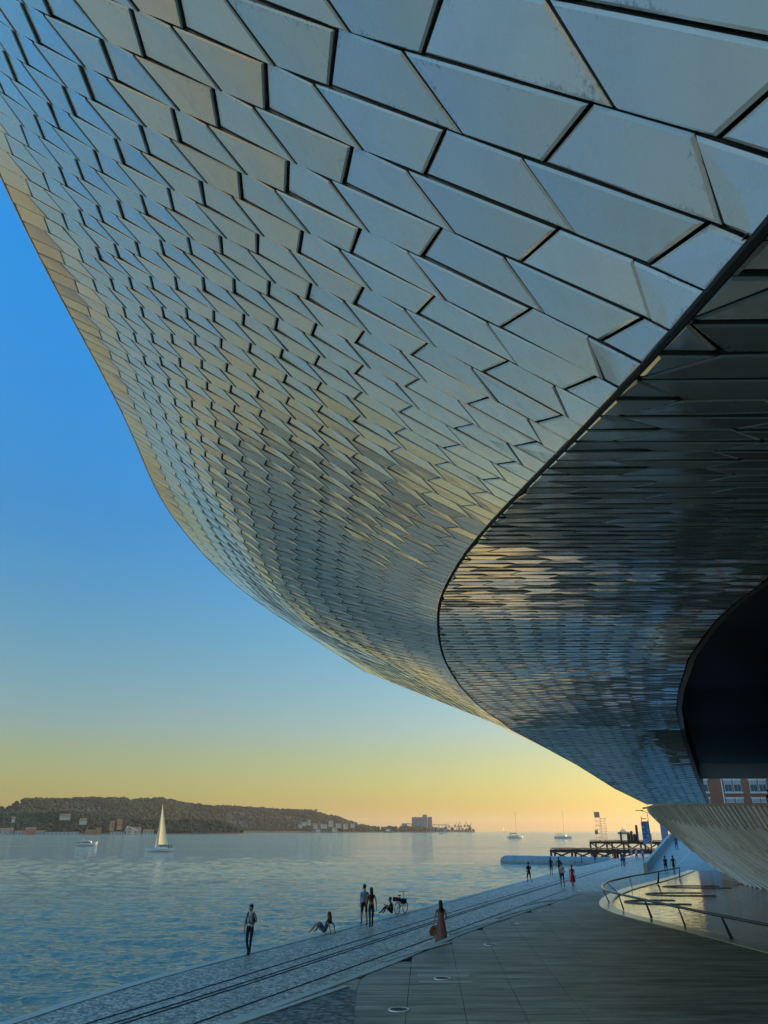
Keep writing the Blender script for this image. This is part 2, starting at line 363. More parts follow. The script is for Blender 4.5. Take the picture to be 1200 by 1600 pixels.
for row in range(-24, 111):
    k0, k1 = row-.5, row+.5
    if k1 > K1: break
    for j in range(0, 15):
        odd_l = (row+j) % 2; odd_r = (row+j+1) % 2       # 1: '/' joint, 0: '\' joint
        jl0, jl1 = (j+sl_(j), j-sl_(j)) if odd_l else (j-.27, j+.27)
        jr0, jr1 = (j+1+sl_(j+1), j+1-sl_(j+1)) if odd_r else (j+1-.27, j+1+.27)
        if j == 0: jl0 = jl1 = 0
        E = JS-.02
        jl0, jl1, jr0, jr1 = [min(max(x, 0.), E) for x in (jl0, jl1, jr0, jr1)]
        if j == 14: jr0 = jr1 = E
        cs = [(k0, jl0), (k0, jr0), (k1, jr1), (k1, jl1)]
        if jr0-jl0 < .06 and jr1-jl1 < .06: continue
        if jr0-jl0 < .06: cs = [cs[0], cs[2], cs[3]]
        elif jr1-jl1 < .06: cs = cs[:3]
        h = [0]*4; rt = random.uniform(-.006, .006); rk = random.uniform(-.005, .005)
        Q, N = [], []
        for (k, J) in cs:
            nn = SN(k, J)*FLIP; p = SF(k, J)
            lift = 0.
            if odd_l and J < j+.5 and j > 0: lift -= recess(J, k)      # the hollow end of the alternate tile
            if odd_l and J >= j+.5: lift += .012*min(1, recess(J, k)/.029)   # and its proud end
            lift += rt*(J-j-.5)+rk*(k-row)*2
            Q.append(p+nn*lift); N.append(nn)
        d = np.linalg.norm(sum(Q)/len(Q)-np.array([0, 0, 4.2]))
        inview = sum(Q)[1]/len(Q) > 0
        tiles.append((poly_area(Q)/d**2*(1 if inview else .05), Q, N))
def orient(Q, N):
    c = np.cross(Q[1]-Q[0], Q[2]-Q[0])
    if c.dot(N[0]) < 0: return Q[::-1], N[::-1]
    return Q, N
def vis(Q):                                               # does the tile fall in the picture's view cone
    p = math.radians(23.3); c = sum(Q)/len(Q)-np.array([0, 0, 4.2]); d = c[1]*math.cos(p)+c[2]*math.sin(p)
    if d <= .2: return False
    return abs(c[0]/d) < .60 and abs((c[2]*math.cos(p)-c[1]*math.sin(p))/d) < .80
def emit(tiles, name, m, gap, depth):
    tiles.sort(key=lambda t: -(t[0] if vis(t[1]) else t[0]*1e-3))
    rest = MB()
    for i, (w, Q, N) in enumerate(tiles):
        Q, N = orient(Q, N)
        b = MB() if i < 300 else rest
        tile(b, Q, N, gap, depth=depth)
        if i < 300 and b.v: b.build(name, m, museum)
    o = rest.build(name+'s_beyond', m, museum); tag(o, kind='stuff')
emit(tiles, 'facade_tile', M['facade'], .0085, .07)
# backing behind the joints
b = MB(); kk = list(np.linspace(-25, 109.9, 110)); jj = list(np.linspace(0.02, JS-.02, 16))
b.grid([[tuple(SF(k, J)-SN(k, J)*FLIP*.21) for J in jj] for k in kk]); b.build('joint_backing', M['black'], museum)
# seam curve, continued beyond the measured skin
seam = [SF(k, JS) for k in np.arange(-33, 109.5, 1.5)]
extra = [(12.4, 60, 10.15), (16.3, 66, 9.3), (22.2, 76, 7.9), (28.2, 85, 6.7)]
seam = np.array([tuple(s) for s in seam]+[tuple(e) for e in extra])
def h_y(y): return float(np.interp(y, seam[:, 1], seam[:, 2]))
def sx_y(y): return float(np.interp(y, seam[:, 1], seam[:, 0]))
_hs = lambda y: sum(h_y(y+d)*w for d, w in ((-1.6, .15), (-.8, .2), (0, .3), (.8, .2), (1.6, .15)))
ys = np.linspace(-5, 85, 400)
void = np.array([(3.66, -8), (3.8600000000000003, 2.2800000000000002), (4.260000000000001, 4.28), (4.86, 6.28), (6.25, 9.05), (7.86, 12.87), (9.23, 16.97), (10.67, 22.63), (12.28, 29.77), (15.12, 38.5), (17.76, 45.99), (22.13, 57.07), (27.65, 69.72), (34.32, 84.36), (34.92, 85.96)])
def smooth_interp(A, n=1200):
    yy = np.linspace(A[0, 1], A[-1, 1], n); xx = np.interp(yy, A[:, 1], A[:, 0]); w = 31
    k = np.hanning(w); k /= k.sum(); xp = np.concatenate([np.full(w//2, xx[0]), xx, np.full(w//2, xx[-1])])
    return yy, np.convolve(xp, k, 'valid')
_vy, _vx = smooth_interp(void)
def vx_y(y): return float(np.interp(y, _vy, _vx))
# underside rows, square to the view of the river, .45 m each along the sweep
arc = [0.]
for i in range(1, len(ys)): arc.append(arc[-1]+math.hypot(ys[i]-ys[i-1], h_y(ys[i])-h_y(ys[i-1])))
rows = [float(np.interp(s_, arc, ys)) for s_ in np.arange(0, arc[-1], .45)]
stiles = []
def nrm(y):
    d = .3; s_ = (h_y(y+d)-h_y(y-d))/(2*d); v = np.array([0, s_, -1.]); return v/np.linalg.norm(v)
for r, (ya, yb) in enumerate(zip(rows[:-1], rows[1:])):
    ma, mb = sx_y(ya)+.03, sx_y(yb)+.03
    c = 0
    while c < 40:
        sl = (r+c) % 2; sr = (r+c+1) % 2
        o = .17
        def X(y, cc, s_, top):                            # joint c, counted from the void edge leftwards
            return vx_y(y)-.0-cc*.85+((o if top else -o)*(1 if s_ else -1) if cc > 0 else 0)
        r0, r1 = X(ya, c, sr, False), X(yb, c, sr, True)
        l0, l1 = X(ya, c+1, sl, False), X(yb, c+1, sl, True)
        c += 1
        l0, l1 = max(l0, ma), max(l1, mb)
        if r0-l0 < .07 and r1-l1 < .07:
            if r0 < ma: break
            continue
        cs = [(l0, ya), (r0, ya), (r1, yb), (l1, yb)]
        if r0-l0 < .07: cs = [(max(l0, r0), ya), (r1, yb), (l1, yb)]
        elif r1-l1 < .07: cs = [(l0, ya), (r0, ya), (max(l1, r1), yb)]
        ra, rb, saw = random.uniform(-.007, .007), random.uniform(-.006, .006), .012
        Q, N = [], []
        xm = (l0+r0)/2
        for x, y in cs:
            nn = nrm(y); lift = ra*(x-xm)+rb*(1 if y == yb else -1)-(saw if y == yb else 0)
            if sr and x > xm: lift -= .012
            Q.append(np.array([x, y, h_y(y)])+nn*lift); N.append(nn)
        d = np.linalg.norm(sum(Q)/len(Q)-np.array([0, 0, 4.2]))
        stiles.append((poly_area(Q)/d**2*abs(Q[0][2]-4.2)/d, Q, N))
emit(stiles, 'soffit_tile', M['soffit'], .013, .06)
b = MB()
b.grid([[(sx_y(y), y, h_y(y)+.07), ((sx_y(y)+vx_y(y))/2, y, h_y(y)+.07), (vx_y(y), y, h_y(y)+.07)] for y in ys]); b.build('soffit_backing', M['black'], museum)
# black strip along the seam
b = MB(); b.tube([(q[0]+.015, q[1], q[2]+.012) for q in seam], .022, 6); b.build('seam_strip', M['black'], museum)
b = MB(); b.grid([[tuple(np.array(q)+[.0, 0, .045]), tuple(np.array(q)+[.12, 0, .32]), tuple(np.array(q)+[.4, 0, .12])] for q in seam]); b.build('seam_gutter', M['black'], museum)
# far part of the skin, seen only from the side
rim = [SF(k, 0) for k in np.arange(-33, 110, 1.5)]
e0 = rim[-1]; rim_x = [(x+1.0, y+3.0, z+4.6) for x, y, z in extra]
b = MB()
b.grid([[tuple(SF(109.4, J)) for J in np.linspace(0, JS, 8)]]+[[tuple(np.array(r_)*(1-t)+np.array(s_)*t) for t in np.linspace(0, 1, 8)] for r_, s_ in zip(rim_x, extra)])
b.build('far_skin', M['facade'], museum)
# rim cap and the roof behind it
allrim = [tuple(r_) for r_ in rim]+rim_x
b = MB(); b.tube([(x, y, z+.02) for x, y, z in allrim], .035, 6); b.build('rim_cap', M['steel'], museum)
b = MB(); b.grid([[(x, y, z+.03), (x+1.2, y, z+.25), (max(x+14, 18), y, z+1.2), (46, y, z+1.2)] for x, y, z in allrim]); b.build('roof', M['roof'], museum)
# lining strip round the hall opening, in short bronze panels
yy = list(np.arange(-5, 84.5, .9))
for i, (ya, yb) in enumerate(zip(yy[:-1], yy[1:])):
    b = MB()
    def R(y, t, d=0): return (vx_y(y)+.03+t*.30, y, h_y(y)-.02+t*.12+d)
    g = .012
    P = [R(ya+g, 0), R(yb-g, 0), R(yb-g, 1), R(ya+g, 1)]
    b.add(P+[(x, y, z+.03) for x, y, z in P], [(0, 1, 2, 3), (7, 6, 5, 4), (0, 4, 5, 1), (1, 5, 6, 2), (2, 6, 7, 3), (3, 7, 4, 0)])
    b.build('lining_panel', M['bronze'], museum)
cprof = np.array([(-8, 3.2), (0, 4.2), (10, 6.5), (20, 8.3), (35, 9.2), (50, 8.8), (60, 7.6), (70, 5.95), (78, 4.78)])
cz = lambda y: 4.2+float(np.interp(y, cprof[:, 0], cprof[:, 1]))
b = MB()
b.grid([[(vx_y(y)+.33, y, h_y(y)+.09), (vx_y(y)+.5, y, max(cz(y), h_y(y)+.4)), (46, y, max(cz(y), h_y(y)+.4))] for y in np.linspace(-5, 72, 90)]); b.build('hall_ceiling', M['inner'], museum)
b = MB(); b.prism([(vx_y(72)+.3, 72), (46, 72), (46, 79), (31.5, 79)], lambda x, y: cz(min(y, 78))-(0 if y < 75 else 0), lambda x, y: cz(72)+1.2); b.build('hall_beam', M['inner_lit'], museum)
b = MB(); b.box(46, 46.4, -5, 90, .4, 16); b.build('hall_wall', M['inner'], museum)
# body over the far leg, closing the shell down to the terrace
b = MB()
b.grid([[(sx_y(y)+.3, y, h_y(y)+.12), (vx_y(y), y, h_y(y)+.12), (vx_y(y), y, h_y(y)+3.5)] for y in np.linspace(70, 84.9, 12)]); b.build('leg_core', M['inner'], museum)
# ---------------------------------------------------------------- ground, quay, deck, pool, river
water_z = -1.5
b = MB(); R0 = 30000
b.add([(-9000, -400, water_z-.4), (9000, -400, water_z-.4), (9000, 12000, water_z-.4), (-9000, 12000, water_z-.4)], [(0, 1, 2, 3)])
tag(b.build('river_bed_water', M['water']), kind='structure')
# the open river: real wavelets, finer near the quay and coarser far out
def river():
    nc, nr = 760, 820
    bear = np.linspace(-.66, .40, nc)
    inv = np.linspace(1/17., 1/420., nr-60); ys_ = np.concatenate([1/inv, np.geomspace(430, 12000, 60)])
    Y, Bq = np.meshgrid(ys_, bear, indexing='ij'); X = Y*Bq
    dy_ = np.gradient(ys_)[:, None]*np.ones_like(X); dx_ = Y*(bear[1]-bear[0])
    rs = np.random.RandomState(7); Z = np.zeros_like(X)
    for i in range(84):
        lam = .42*(6/.42)**rs.rand()**1.15; th = math.radians(rs.normal(75, 38)); kx_, ky_ = math.cos(th)*2*math.pi/lam, math.sin(th)*2*math.pi/lam
        amp = .0029*lam**.95
        f_ = np.clip(lam/(2.2*np.maximum(dy_*abs(math.sin(th)), dx_*abs(math.cos(th))))-.5, 0, 1)
        ph = X*kx_+Y*ky_+rs.rand()*6.28+.8*np.sin(X*.11*rs.rand()+Y*.07+rs.rand()*6)
        s_ = np.sin(ph); Z += amp*f_*(s_+.30*np.sin(2*ph+1.57))
    gust = .75+.35*np.sin(X*.03+Y*.017+1)*np.sin(Y*.045-X*.01)
    Z = Z*gust+water_z
    V = np.stack([X, Y, Z], -1).reshape(-1, 3).astype(np.float32)
    idx = np.arange(nr*nc).reshape(nr, nc)
    F = np.stack([idx[:-1, :-1], idx[:-1, 1:], idx[1:, 1:], idx[1:, :-1]], -1).reshape(-1)
    me = bpy.data.meshes.new('river_water'); me.vertices.add(len(V)); me.vertices.foreach_set('co', V.ravel())
    nf = (nr-1)*(nc-1); me.loops.add(nf*4); me.loops.foreach_set('vertex_index', F.astype(np.int32)); me.polygons.add(nf)
    me.polygons.foreach_set('loop_start', np.arange(0, nf*4, 4, dtype=np.int32)); me.polygons.foreach_set('use_smooth', np.ones(nf, dtype=bool))
    me.update(calc_edges=True); me.materials.append(M['water']); tag(link('river_water', me), kind='structure')
river()
qedge = [(-14, -40), (-12.2, 0), (-10.9, 12), (-9.31, 21.33), (-7.89, 26.01), (-5.17, 31.8), (-2.58, 37.85), (0.0, 43.9), (5.2, 56.28), (8.6, 64.6), (13.92, 77.9), (21.6, 96), (30.47, 115.5), (43.5, 145), (58.5, 178.3), (100, 262), (160, 380)]
def resample(A, n, w=1):
    A = np.array(A, float); s_ = np.concatenate([[0], np.cumsum(np.linalg.norm(np.diff(A, axis=0), axis=1))])
    t = np.linspace(0, s_[-1], n); P = np.stack([np.interp(t, s_, A[:, i]) for i in range(A.shape[1])], 1)
    for _ in range(w): P[1:-1] = (P[:-2]+2*P[1:-1]+P[2:])/4
    return [tuple(p) for p in P]
qe = resample(qedge, 160, 6)
def offset(A, d):
    A = np.array(A); T = np.gradient(A[:, :2], axis=0); T /= np.linalg.norm(T, axis=1)[:, None]
    return [(float(a[0]+t[1]*d), float(a[1]-t[0]*d)) for a, t in zip(A, T)]
def strip(name, A, d0, d1, z0, z1, m, kind='structure', parent=None):
    L, R = offset(A, d0), offset(A, d1); b = MB()
    b.grid([[(l[0], l[1], z0), (l[0], l[1], z1), (r[0], r[1], z1), (r[0], r[1], z0)] for l, r in zip(L, R)])
    o = b.build(name, m, parent)
    if kind and not parent: tag(o, kind=kind)
    return o
b = MB(); inner = offset(qe, .35)
b.add([(x, y, 0) for x, y in inner]+[(420, 380, 0), (420, -40, 0)], [tuple(range(len(inner)+2))])
pr = b.build('promenade', M['cobble']); tag(pr, kind='structure')
strip('quay_edge', qe, 0, .36, -3, .02, M['kerb'])
strip('quay_step', qe, -.55, .0, -3, -.42, M['kerb_dark'])
railA = [(-14.5, 3), (-8.2, 18), (-4.96, 25.81), (-1.88, 33.31), (2.4, 43.61), (4.44, 48.34), (8.8, 58.42), (18.5, 81.04), (36, 120), (50, 150)]
railB = [(-13.6, 3), (-7.6, 18), (-4.68, 24.5), (-1.05, 33.31), (4.15, 46.0), (8.5, 56.3), (16.5, 74.5), (34, 114)]
railC = [(-11.5, 5), (-5.6, 18), (-4.12, 21.74), (0.93, 33.31), (3.6, 39.5), (7.4, 48.34), (14, 63.5)]
for A, d in ((railA, 0), (railB, -.11), (railB, .13), (railC, 0)):
    strip('rail_groove', resample(A, 60, 3), d-.045, d+.045, -.01, .006, M['groove'])
DZ = .4
curb = [(-9.5, 5), (-3.49, 18.83), (0.0, 26.46), (3.11, 34.24), (6.8, 42.1), (10.58, 50.0), (12.6, 54.2)]
cb = resample(curb, 60, 2)
strip('deck_kerb', cb, 0, .26, -.02, DZ+.02, M['kerb'])
cop = [(14.2, 6), (13.6, 18), (13.15, 25.0), (12.8, 30.0), (12.35, 34.3), (11.75, 38.0), (11.35, 41.5), (11.6, 45.0), (12.31, 47.9), (13.99, 52.6), (16.9, 58.6), (21.9, 67.02), (26.9, 76), (31.4, 84.78)]
cp_ = resample(cop, 90, 4)
b = MB(); kin = offset(cb, .26)
rear = [c for c in cp_ if c[1] < 56]
poly = [(x, y) for x, y in kin]+[c for c in rear[::-1]]+[(46, 6), (46, -8), (-15, -8)]
b.add([(x, y, DZ-.05) for x, y in poly], [tuple(range(len(poly)))]); tag(b.build('deck_base', M['black']), kind='structure')
# deck bays: long slabs with open joints
bays = tag(bpy.data.objects.new('paved_deck', None), kind='structure'); COL.objects.link(bays)
def kx(y): return float(np.interp(y, [c[1] for c in cb], [c[0] for c in cb]))+.27
def cx(y): return float(np.interp(y, [c[1] for c in cp_], [c[0] for c in cp_]))
def jx(i, y): return -3.55+1.33*i+.035*(y-18.5)*(1+i*.15)
yseg = [-6, 0, 6, 10, 14, 17, 20, 23.0, 26, 29, 32, 35, 38, 41, 44, 47, 50, 53, 56]
for ya, yb in zip(yseg[:-1], yseg[1:]):
    for i in range(-8, 32):
        ring = []
        n_ = 4
        L = [(max(jx(i, y), kx(y)), y) for y in np.linspace(ya+.006, yb-.006, n_)]
        R = [(min(jx(i+1, y)-.013, cx(y) if y > 5 else 46), y) for y in np.linspace(ya+.006, yb-.006, n_)]
        ok = [(l, r) for l, r in zip(L, R) if r[0]-l[0] > .03]
        if len(ok) < 2: continue
        L = [l for l, r in ok]; R = [r for l, r in ok]
        cxm, cym = (L[0][0]+R[0][0])/2, ya
        if cym < 23 and cxm < -1.2 and cym >= 10: pass
        b = MB(); b.prism(R[:]+L[::-1] if False else L+R[::-1], DZ-.045, DZ)
        b.build('deck_slab', M['deck'], bays)
# coarse cobbles in the wedge by the kerb, stone strips that mark the shallow steps
ck = [(kx(y), y) for y in np.linspace(10, 22.9, 10)]
b = MB(); pl = ck+[(-1.02, 22.9), (-.72, 22.3), (-.66, 18.8), (-.62, 10)]
b.prism(pl, DZ-.02, DZ+.012); tag(b.build('cobbled_wedge', M['cobble2']), kind='structure')
for A in ([(-6.9, 11.5), (-3.21, 18.83), (-1.07, 22.91)], [(-.1, 26.9), (.66, 28.38), (2.36, 31.27)], [(2.6, 33.6), (3.48, 35.52), (5.48, 38.91)], [(5.2, 39.4), (5.87, 40.88), (8.44, 45.52)], [(7.8, 46.0), (8.45, 47.45), (10.36, 49.56)]):
    strip('step_strip', resample(A, 8, 1), 0, .17, DZ-.02, DZ+.035, M['kerb'])
for A in ([(kx(27.2)+.02, 27.2), (kx(33.2)+.02, 33.2)],):
    b = MB(); b.prism([(.33, 27.0), (2.3, 31.3), (2.45, 32.2), (kx(32.3)+.02, 32.3), (kx(27)+.02, 27)], DZ-.02, DZ+.012); tag(b.build('cobbled_wedge', M['cobble2']), kind='structure')
for y0, y1 in ((23.45, 23.75), (24.35, 24.75), (25.2, 25.45)):
    b = MB(); b.box(.95, 2.42, y0, y1, DZ-.02, DZ+.008); tag(b.build('pale_inlay', M['deck_inlay']), kind='structure')
# ground lights
def ground_light(x, y, label):
    o = empty('ground_light', (x, y, DZ), label, 'ground light', 'round lights set in the deck')
    b = MB(); n = 28; ri, ro = .205, .25
    vs = [(r*math.cos(2*math.pi*k/n), r*math.sin(2*math.pi*k/n), z) for r, z in ((ro, -.01), (ro-.01, .018), (ri, .018), (ri, 0.0)) for k in range(n)]
    b.add(vs, [(j*n+k, j*n+(k+1) % n, (j+1)*n+(k+1) % n, (j+1)*n+k) for j in range(3) for k in range(n)]); b.build('ring', M['ring'], o)
    b = MB(); b.add([(ri*math.cos(2*math.pi*k/n), ri*math.sin(2*math.pi*k/n), .010) for k in range(n)], [tuple(range(n))]); b.build('lens', M['lens'], o)
M['ring'] = mat('ring_steel', (.75, .74, .70), .35, .2); M['lens'] = mat('lens_glass', (.05, .05, .045), .6, 0, .2)
GL = [(0.34, 20.18, 'largest, nearest round steel ground light, at the bottom edge of the deck'), (1.63, 24.1, 'round steel ground light lying between pale inlaid bands'), (3.85, 30.77, 'round ground light, third from the bottom, beside a long stone step strip'),
      (6.08, 37.38, 'small ground light, fourth from the bottom of the row'), (8.14, 42.74, 'small far ground light, second from the far end of the row'), (10.25, 47.85, 'farthest ground light of the row, near the end of the deck')]
for g_ in GL: ground_light(*g_)
for x, y in ((9.92, 31.61), (10.02, 30.13)):
    b = MB(); b.box(x-.16, x+.16, y-.1, y+.1, DZ-.01, DZ+.007); o = b.build('floor_box_lid', M['deck_inlay'])
    tag(o, 'small flush metal lid in the dark deck, '+('farther' if y > 31 else 'nearer')+' of two by the pool', 'floor lid')
# pool
strip('pool_coping', cp_, -.0, .75, -.02, DZ+.03, M['coping'] if 'coping' in M else M['kerb'])
b = MB(); pin = offset(cp_, .7)
b.add([(x, y, DZ-.02) for x, y in pin]+[(46, 86, DZ-.02), (46, 6, DZ-.02)], [tuple(range(len(pin)+2))]); tag(b.build('pool_water', M['pool']), kind='structure')
def ledge(x0, x1, y0, y1):
    b = MB(); ym = (y0+y1)/2; ry = (y1-y0)/2; pts = []
    for k in range(13):
        w = math.pi/2+math.pi*k/12; pts.append((x0+ry*1.2+ry*1.2*math.cos(w), ym+ry*math.sin(w)))
    ptsI = [(x+.5 if i not in () else x, ym+(y-ym)*.72) for i, (x, y) in enumerate(pts)]
    L = [(x1, y1)]+pts+[(x1, y0)]; I = [(x1, ym+ry*.72)]+ptsI+[(x1, ym-ry*.72)]
    b.grid([[(l[0], l[1], DZ-.05), (l[0], l[1], DZ+.02), (i[0], i[1], DZ+.02), (i[0], i[1], DZ-.05)] for l, i in zip(L, I)])
    tag(b.build('pool_ledge', M['kerb_dark']), kind='structure')
for a in ((13.9, 17.2, 46.6, 49.6), (17.0, 21.0, 52.5, 55.2), (20.5, 25, 59.5, 62)): ledge(*a)
# river-side ramp beyond the pool, with its side wall
b = MB()
rl = [(28.0, 87.2, 0.02), (32.2, 96.7, .72), (36.4, 106.2, 1.42), (40.5, 115.6, 2.1), (44.7, 125, 2.75), (52, 141, 3.2)]
rr = [(34.5, 84, .02), (40, 90, .7), (46, 98, 1.5), (52, 107, 2.2), (60, 120, 2.8), (70, 136, 3.0)]
b.grid([[l, tuple((np.array(l)+np.array(r))/2), r, (r[0]+2, r[1]-3, -.1)] for l, r in zip(rl, rr)]); tag(b.build('ramp', M['rampstone']), kind='structure')
for t, w in ((.22, .012), (.45, .01), (.55, .01), (.7, .012)):
    b = MB(); b.grid([[tuple(np.array(l)*(1-tt)+np.array(r)*tt+np.array([0, 0, .012])) for tt in (t+.05*math.sin(i*1.1), t+w+.05*math.sin(i*1.1))] for i, (l, r) in enumerate(zip(rl, rr))]); tag(b.build('pale_ramp_line', M['kerb']), kind='structure')
b = MB()
b.grid([[(x-.0, y, -.1), (x, y, z+1.0), (x-.35, y+.1, z+1.0), (x-.35, y+.1, -.1)] for x, y, z in rl])
b.add([(28.0, 87.2, -.1), (28.0, 87.2, 1.02), (27.65, 87.3, 1.02), (27.65, 87.3, -.1)], [(0, 1, 2, 3)])
tag(b.build('ramp_wall', M['rampstone']), 'low pale stone wall climbing along the river side of the ramp', 'wall')
# ---------------------------------------------------------------- terrace wall leaning out over the pool
H0 = 4.2
RIM = [(23.85, 72, H0+1.86), (23.3, 68, H0+1.99), (22.95, 62, H0+1.85), (23.0, 57, H0+1.70), (24.2, 50, H0+1.47), (25.2, 44, H0+1.28), (26.0, 36, H0+1.05), (27.0, 24, H0+.9), (28, 12, H0+.8), (28.6, 6, H0+.8)]
BOT = [(23.95, 72.2, H0+1.4), (25.0, 72.2, H0+.3), (26.2, 72, H0-.67), (27.9, 70, H0-2.75), (27.6, 62, .15), (26.9, 57.8, .1), (27.0, 48, .1), (27.8, 34, .36), (28.8, 14, .36), (29.4, 4, .36)]
RIM = resample(RIM, 140, 10); BOT = resample(BOT, 140, 10)
def WS(t, w):                                             # t along the wall from its prow, w from the top edge down
    t = max(0, min(1, t)); i = min(int(t*139), 138); f = t*139-i
    r = np.array(RIM[i])*(1-f)+np.array(RIM[i+1])*f
    t2 = min(1, t+.20*w*(1-t)*min(1, t/.12)); i = min(int(t2*139), 138); f = t2*139-i
    q = np.array(BOT[i])*(1-f)+np.array(BOT[i+1])*f
    p = r*(1-w)+q*w
    return p+np.array([-.35*math.sin(math.pi*w), -.1*math.sin(math.pi*w), 0])*(.3+.7*t)
twall = empty('terrace_wall', (25, 60, 0), 'pale ribbed ceramic wall curving to a pointed prow, leaning out over the reflecting pool', 'wall')
twall.matrix_world = Matrix()
twall.location = (0, 0, 0)
def wn_(t, w):
    n = np.cross(WS(t+.01, w)-WS(t-.01, w), WS(t, min(w+.02, 1))-WS(t, max(w-.02, 0))); n /= np.linalg.norm(n)+1e-9
    return n if n[0] < 0 else -n
L_ = sum(math.dist(RIM[i], RIM[i+1]) for i in range(139))
nt_ = int(L_/.56); wt = []
for r in range(nt_):
    t0, t1 = r/nt_, (r+1)/nt_
    wcuts = [0]+[x/4 for x in (1, 2, 3)]+[1]
    for c in range(4):
        o = .02*(1 if (r+c) % 2 else -1)
        w0, w1 = wcuts[c], wcuts[c+1]
        a0 = w0+(o if c else 0); a1 = w0-(o if c else 0); o2 = -o; b0 = w1+(o2 if c < 3 else 0); b1 = w1-(o2 if c < 3 else 0)
        N = [wn_(t0, w0)]*4; rr_ = random.uniform(-.012, .012); up = .09
        Q = [WS(t0, a0)+N[0]*rr_, WS(t0, b0)+N[0]*rr_, WS(t1, b1)+N[0]*(up-rr_), WS(t1, a1)+N[0]*(up-rr_)]
        c0 = sum(Q)/4; wt.append((poly_area(Q)/np.linalg.norm(c0-[0, 0, 4.2])**2, Q, N))
wt.sort(key=lambda t: -(t[0] if vis(t[1]) else t[0]*1e-3)); rest = MB()
for i, (w_, Q, N) in enumerate(wt):
    Q, N = orient(Q, N); b = MB() if i < 300 else rest
    tile(b, Q, N, .012, bev=.02, depth=.1)
    if i < 300 and b.v: b.build('wall_tile', M['wall_tile'], twall)
if rest.v: tag(rest.build('wall_tiles_beyond', M['wall_tile'], twall), kind='stuff')
b = MB(); b.grid([[tuple(WS(t, w)-wn_(t, w)*.09) for w in np.linspace(0, 1, 8)] for t in np.linspace(0, 1, 90)]); b.build('wall_backing', M['black'], twall)
b = MB(); b.grid([[(x-.10, y, z-.06), (x-.10, y, z+.09), (x+.30, y, z+.09), (x+.30, y, z-.25)] for x, y, z in [(RIM[0][0]-.25, RIM[0][1]+.35, RIM[0][2]-.03)]+RIM]); b.build('coping', M['capstone'], twall)
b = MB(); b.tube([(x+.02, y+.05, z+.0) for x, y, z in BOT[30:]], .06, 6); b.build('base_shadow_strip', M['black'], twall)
# terrace floor behind the wall, its far face and its body
b = MB(); fl = [(x+1.5, y-.8) for x, y, z in RIM]
b.prism(fl+[(46, 6), (46, 80), (30, 80)], H0+.6, H0+.75); tag(b.build('terrace_floor', M['roof']), kind='structure')
b = MB(); b.box(33, 46, 6, 68, .0, H0+.4); b.box(28.7, 32.9, 55, 70, 0, 1.1); b.box(29.6, 32.9, 60, 71.5, 1.15, 2.2); tag(b.build('terrace_body', M['rampstone']), kind='structure')
b = MB(); b.grid([[(32, 79, 5.6), (32, 78, .4)], [(46, 80, 5.6), (46, 80, .4)]]); tag(b.build('terrace_far_face', M['rampstone']), kind='structure')
# ---------------------------------------------------------------- pool railing
rail = empty('pool_railing', (12.3, 43, DZ), 'dark steel railing with leaning posts curving round the reflecting pool', 'railing')
def rel(P, o): return [tuple(np.array(p)-np.array(o.location)) for p in P]
topline = [(14.7, 12), (13.9, 20), (13.31, 25.2), (13.1, 28.6), (12.65, 32.06), (12.31, 35.69), (12.06, 39.21), (11.85, 42.67), (11.92, 45.36), (12.7, 48.2), (14.09, 51.92), (17.21, 57.5), (21.69, 64.6), (25.6, 71.0)]
tl = resample(topline, 90, 4)
b = MB(); b.tube(rel([(x, y, DZ+.84) for x, y in tl], rail), .055, 10); b.build('handrail', M['steelrail'], rail, True)
bases = [(14.4, 14.6), (14.1, 20.5), (13.65, 27.0), (13.19, 32.14), (12.86, 35.96), (12.50, 39.18), (12.35, 43.07), (12.82, 47.45), (15.26, 54.0), (17.65, 58.84), (21.28, 64.15), (25.6, 71.4)]
tops = [(14.3, 16.2), (13.75, 21.8), (13.1, 28.2), (12.63, 31.83), (12.34, 35.2), (12.09, 38.7), (11.87, 42.2), (11.93, 45.5), (13.92, 51.3), (17.21, 57.5), (21.6, 64.4), (25.5, 70.8)]
for (bx, by), (tx, ty) in zip(bases, tops):
    q = min(tl, key=lambda p: math.dist(p, (tx, ty))); b = MB()
    d = Vector((q[0]-bx, q[1]-by, .82)); p0 = Vector((bx, by, DZ+.02)); p1 = p0+d
    s_ = Vector((d.y, -d.x, 0)).normalized()*.015; o = Vector((-.0, 1, 0)).cross(s_) if 0 else Vector((d.x, d.y, 0)).normalized()
    vs = []
    for p, w in ((p0, .14), (p0+d*.35, .11), (p1, .05)):
        for a, c in ((1, 1), (1, -1), (-1, -1), (-1, 1)): vs.append(p+s_*a+o*c*w)
    vs = [v-Vector(rail.location) for v in vs]
    b.add(vs, [(3, 2, 1, 0), (8, 9, 10, 11)]+[(r*4+k, r*4+(k+1) % 4, (r+1)*4+(k+1) % 4, (r+1)*4+k) for r in range(2) for k in range(4)])
    b.build('post', M['rail'], rail)
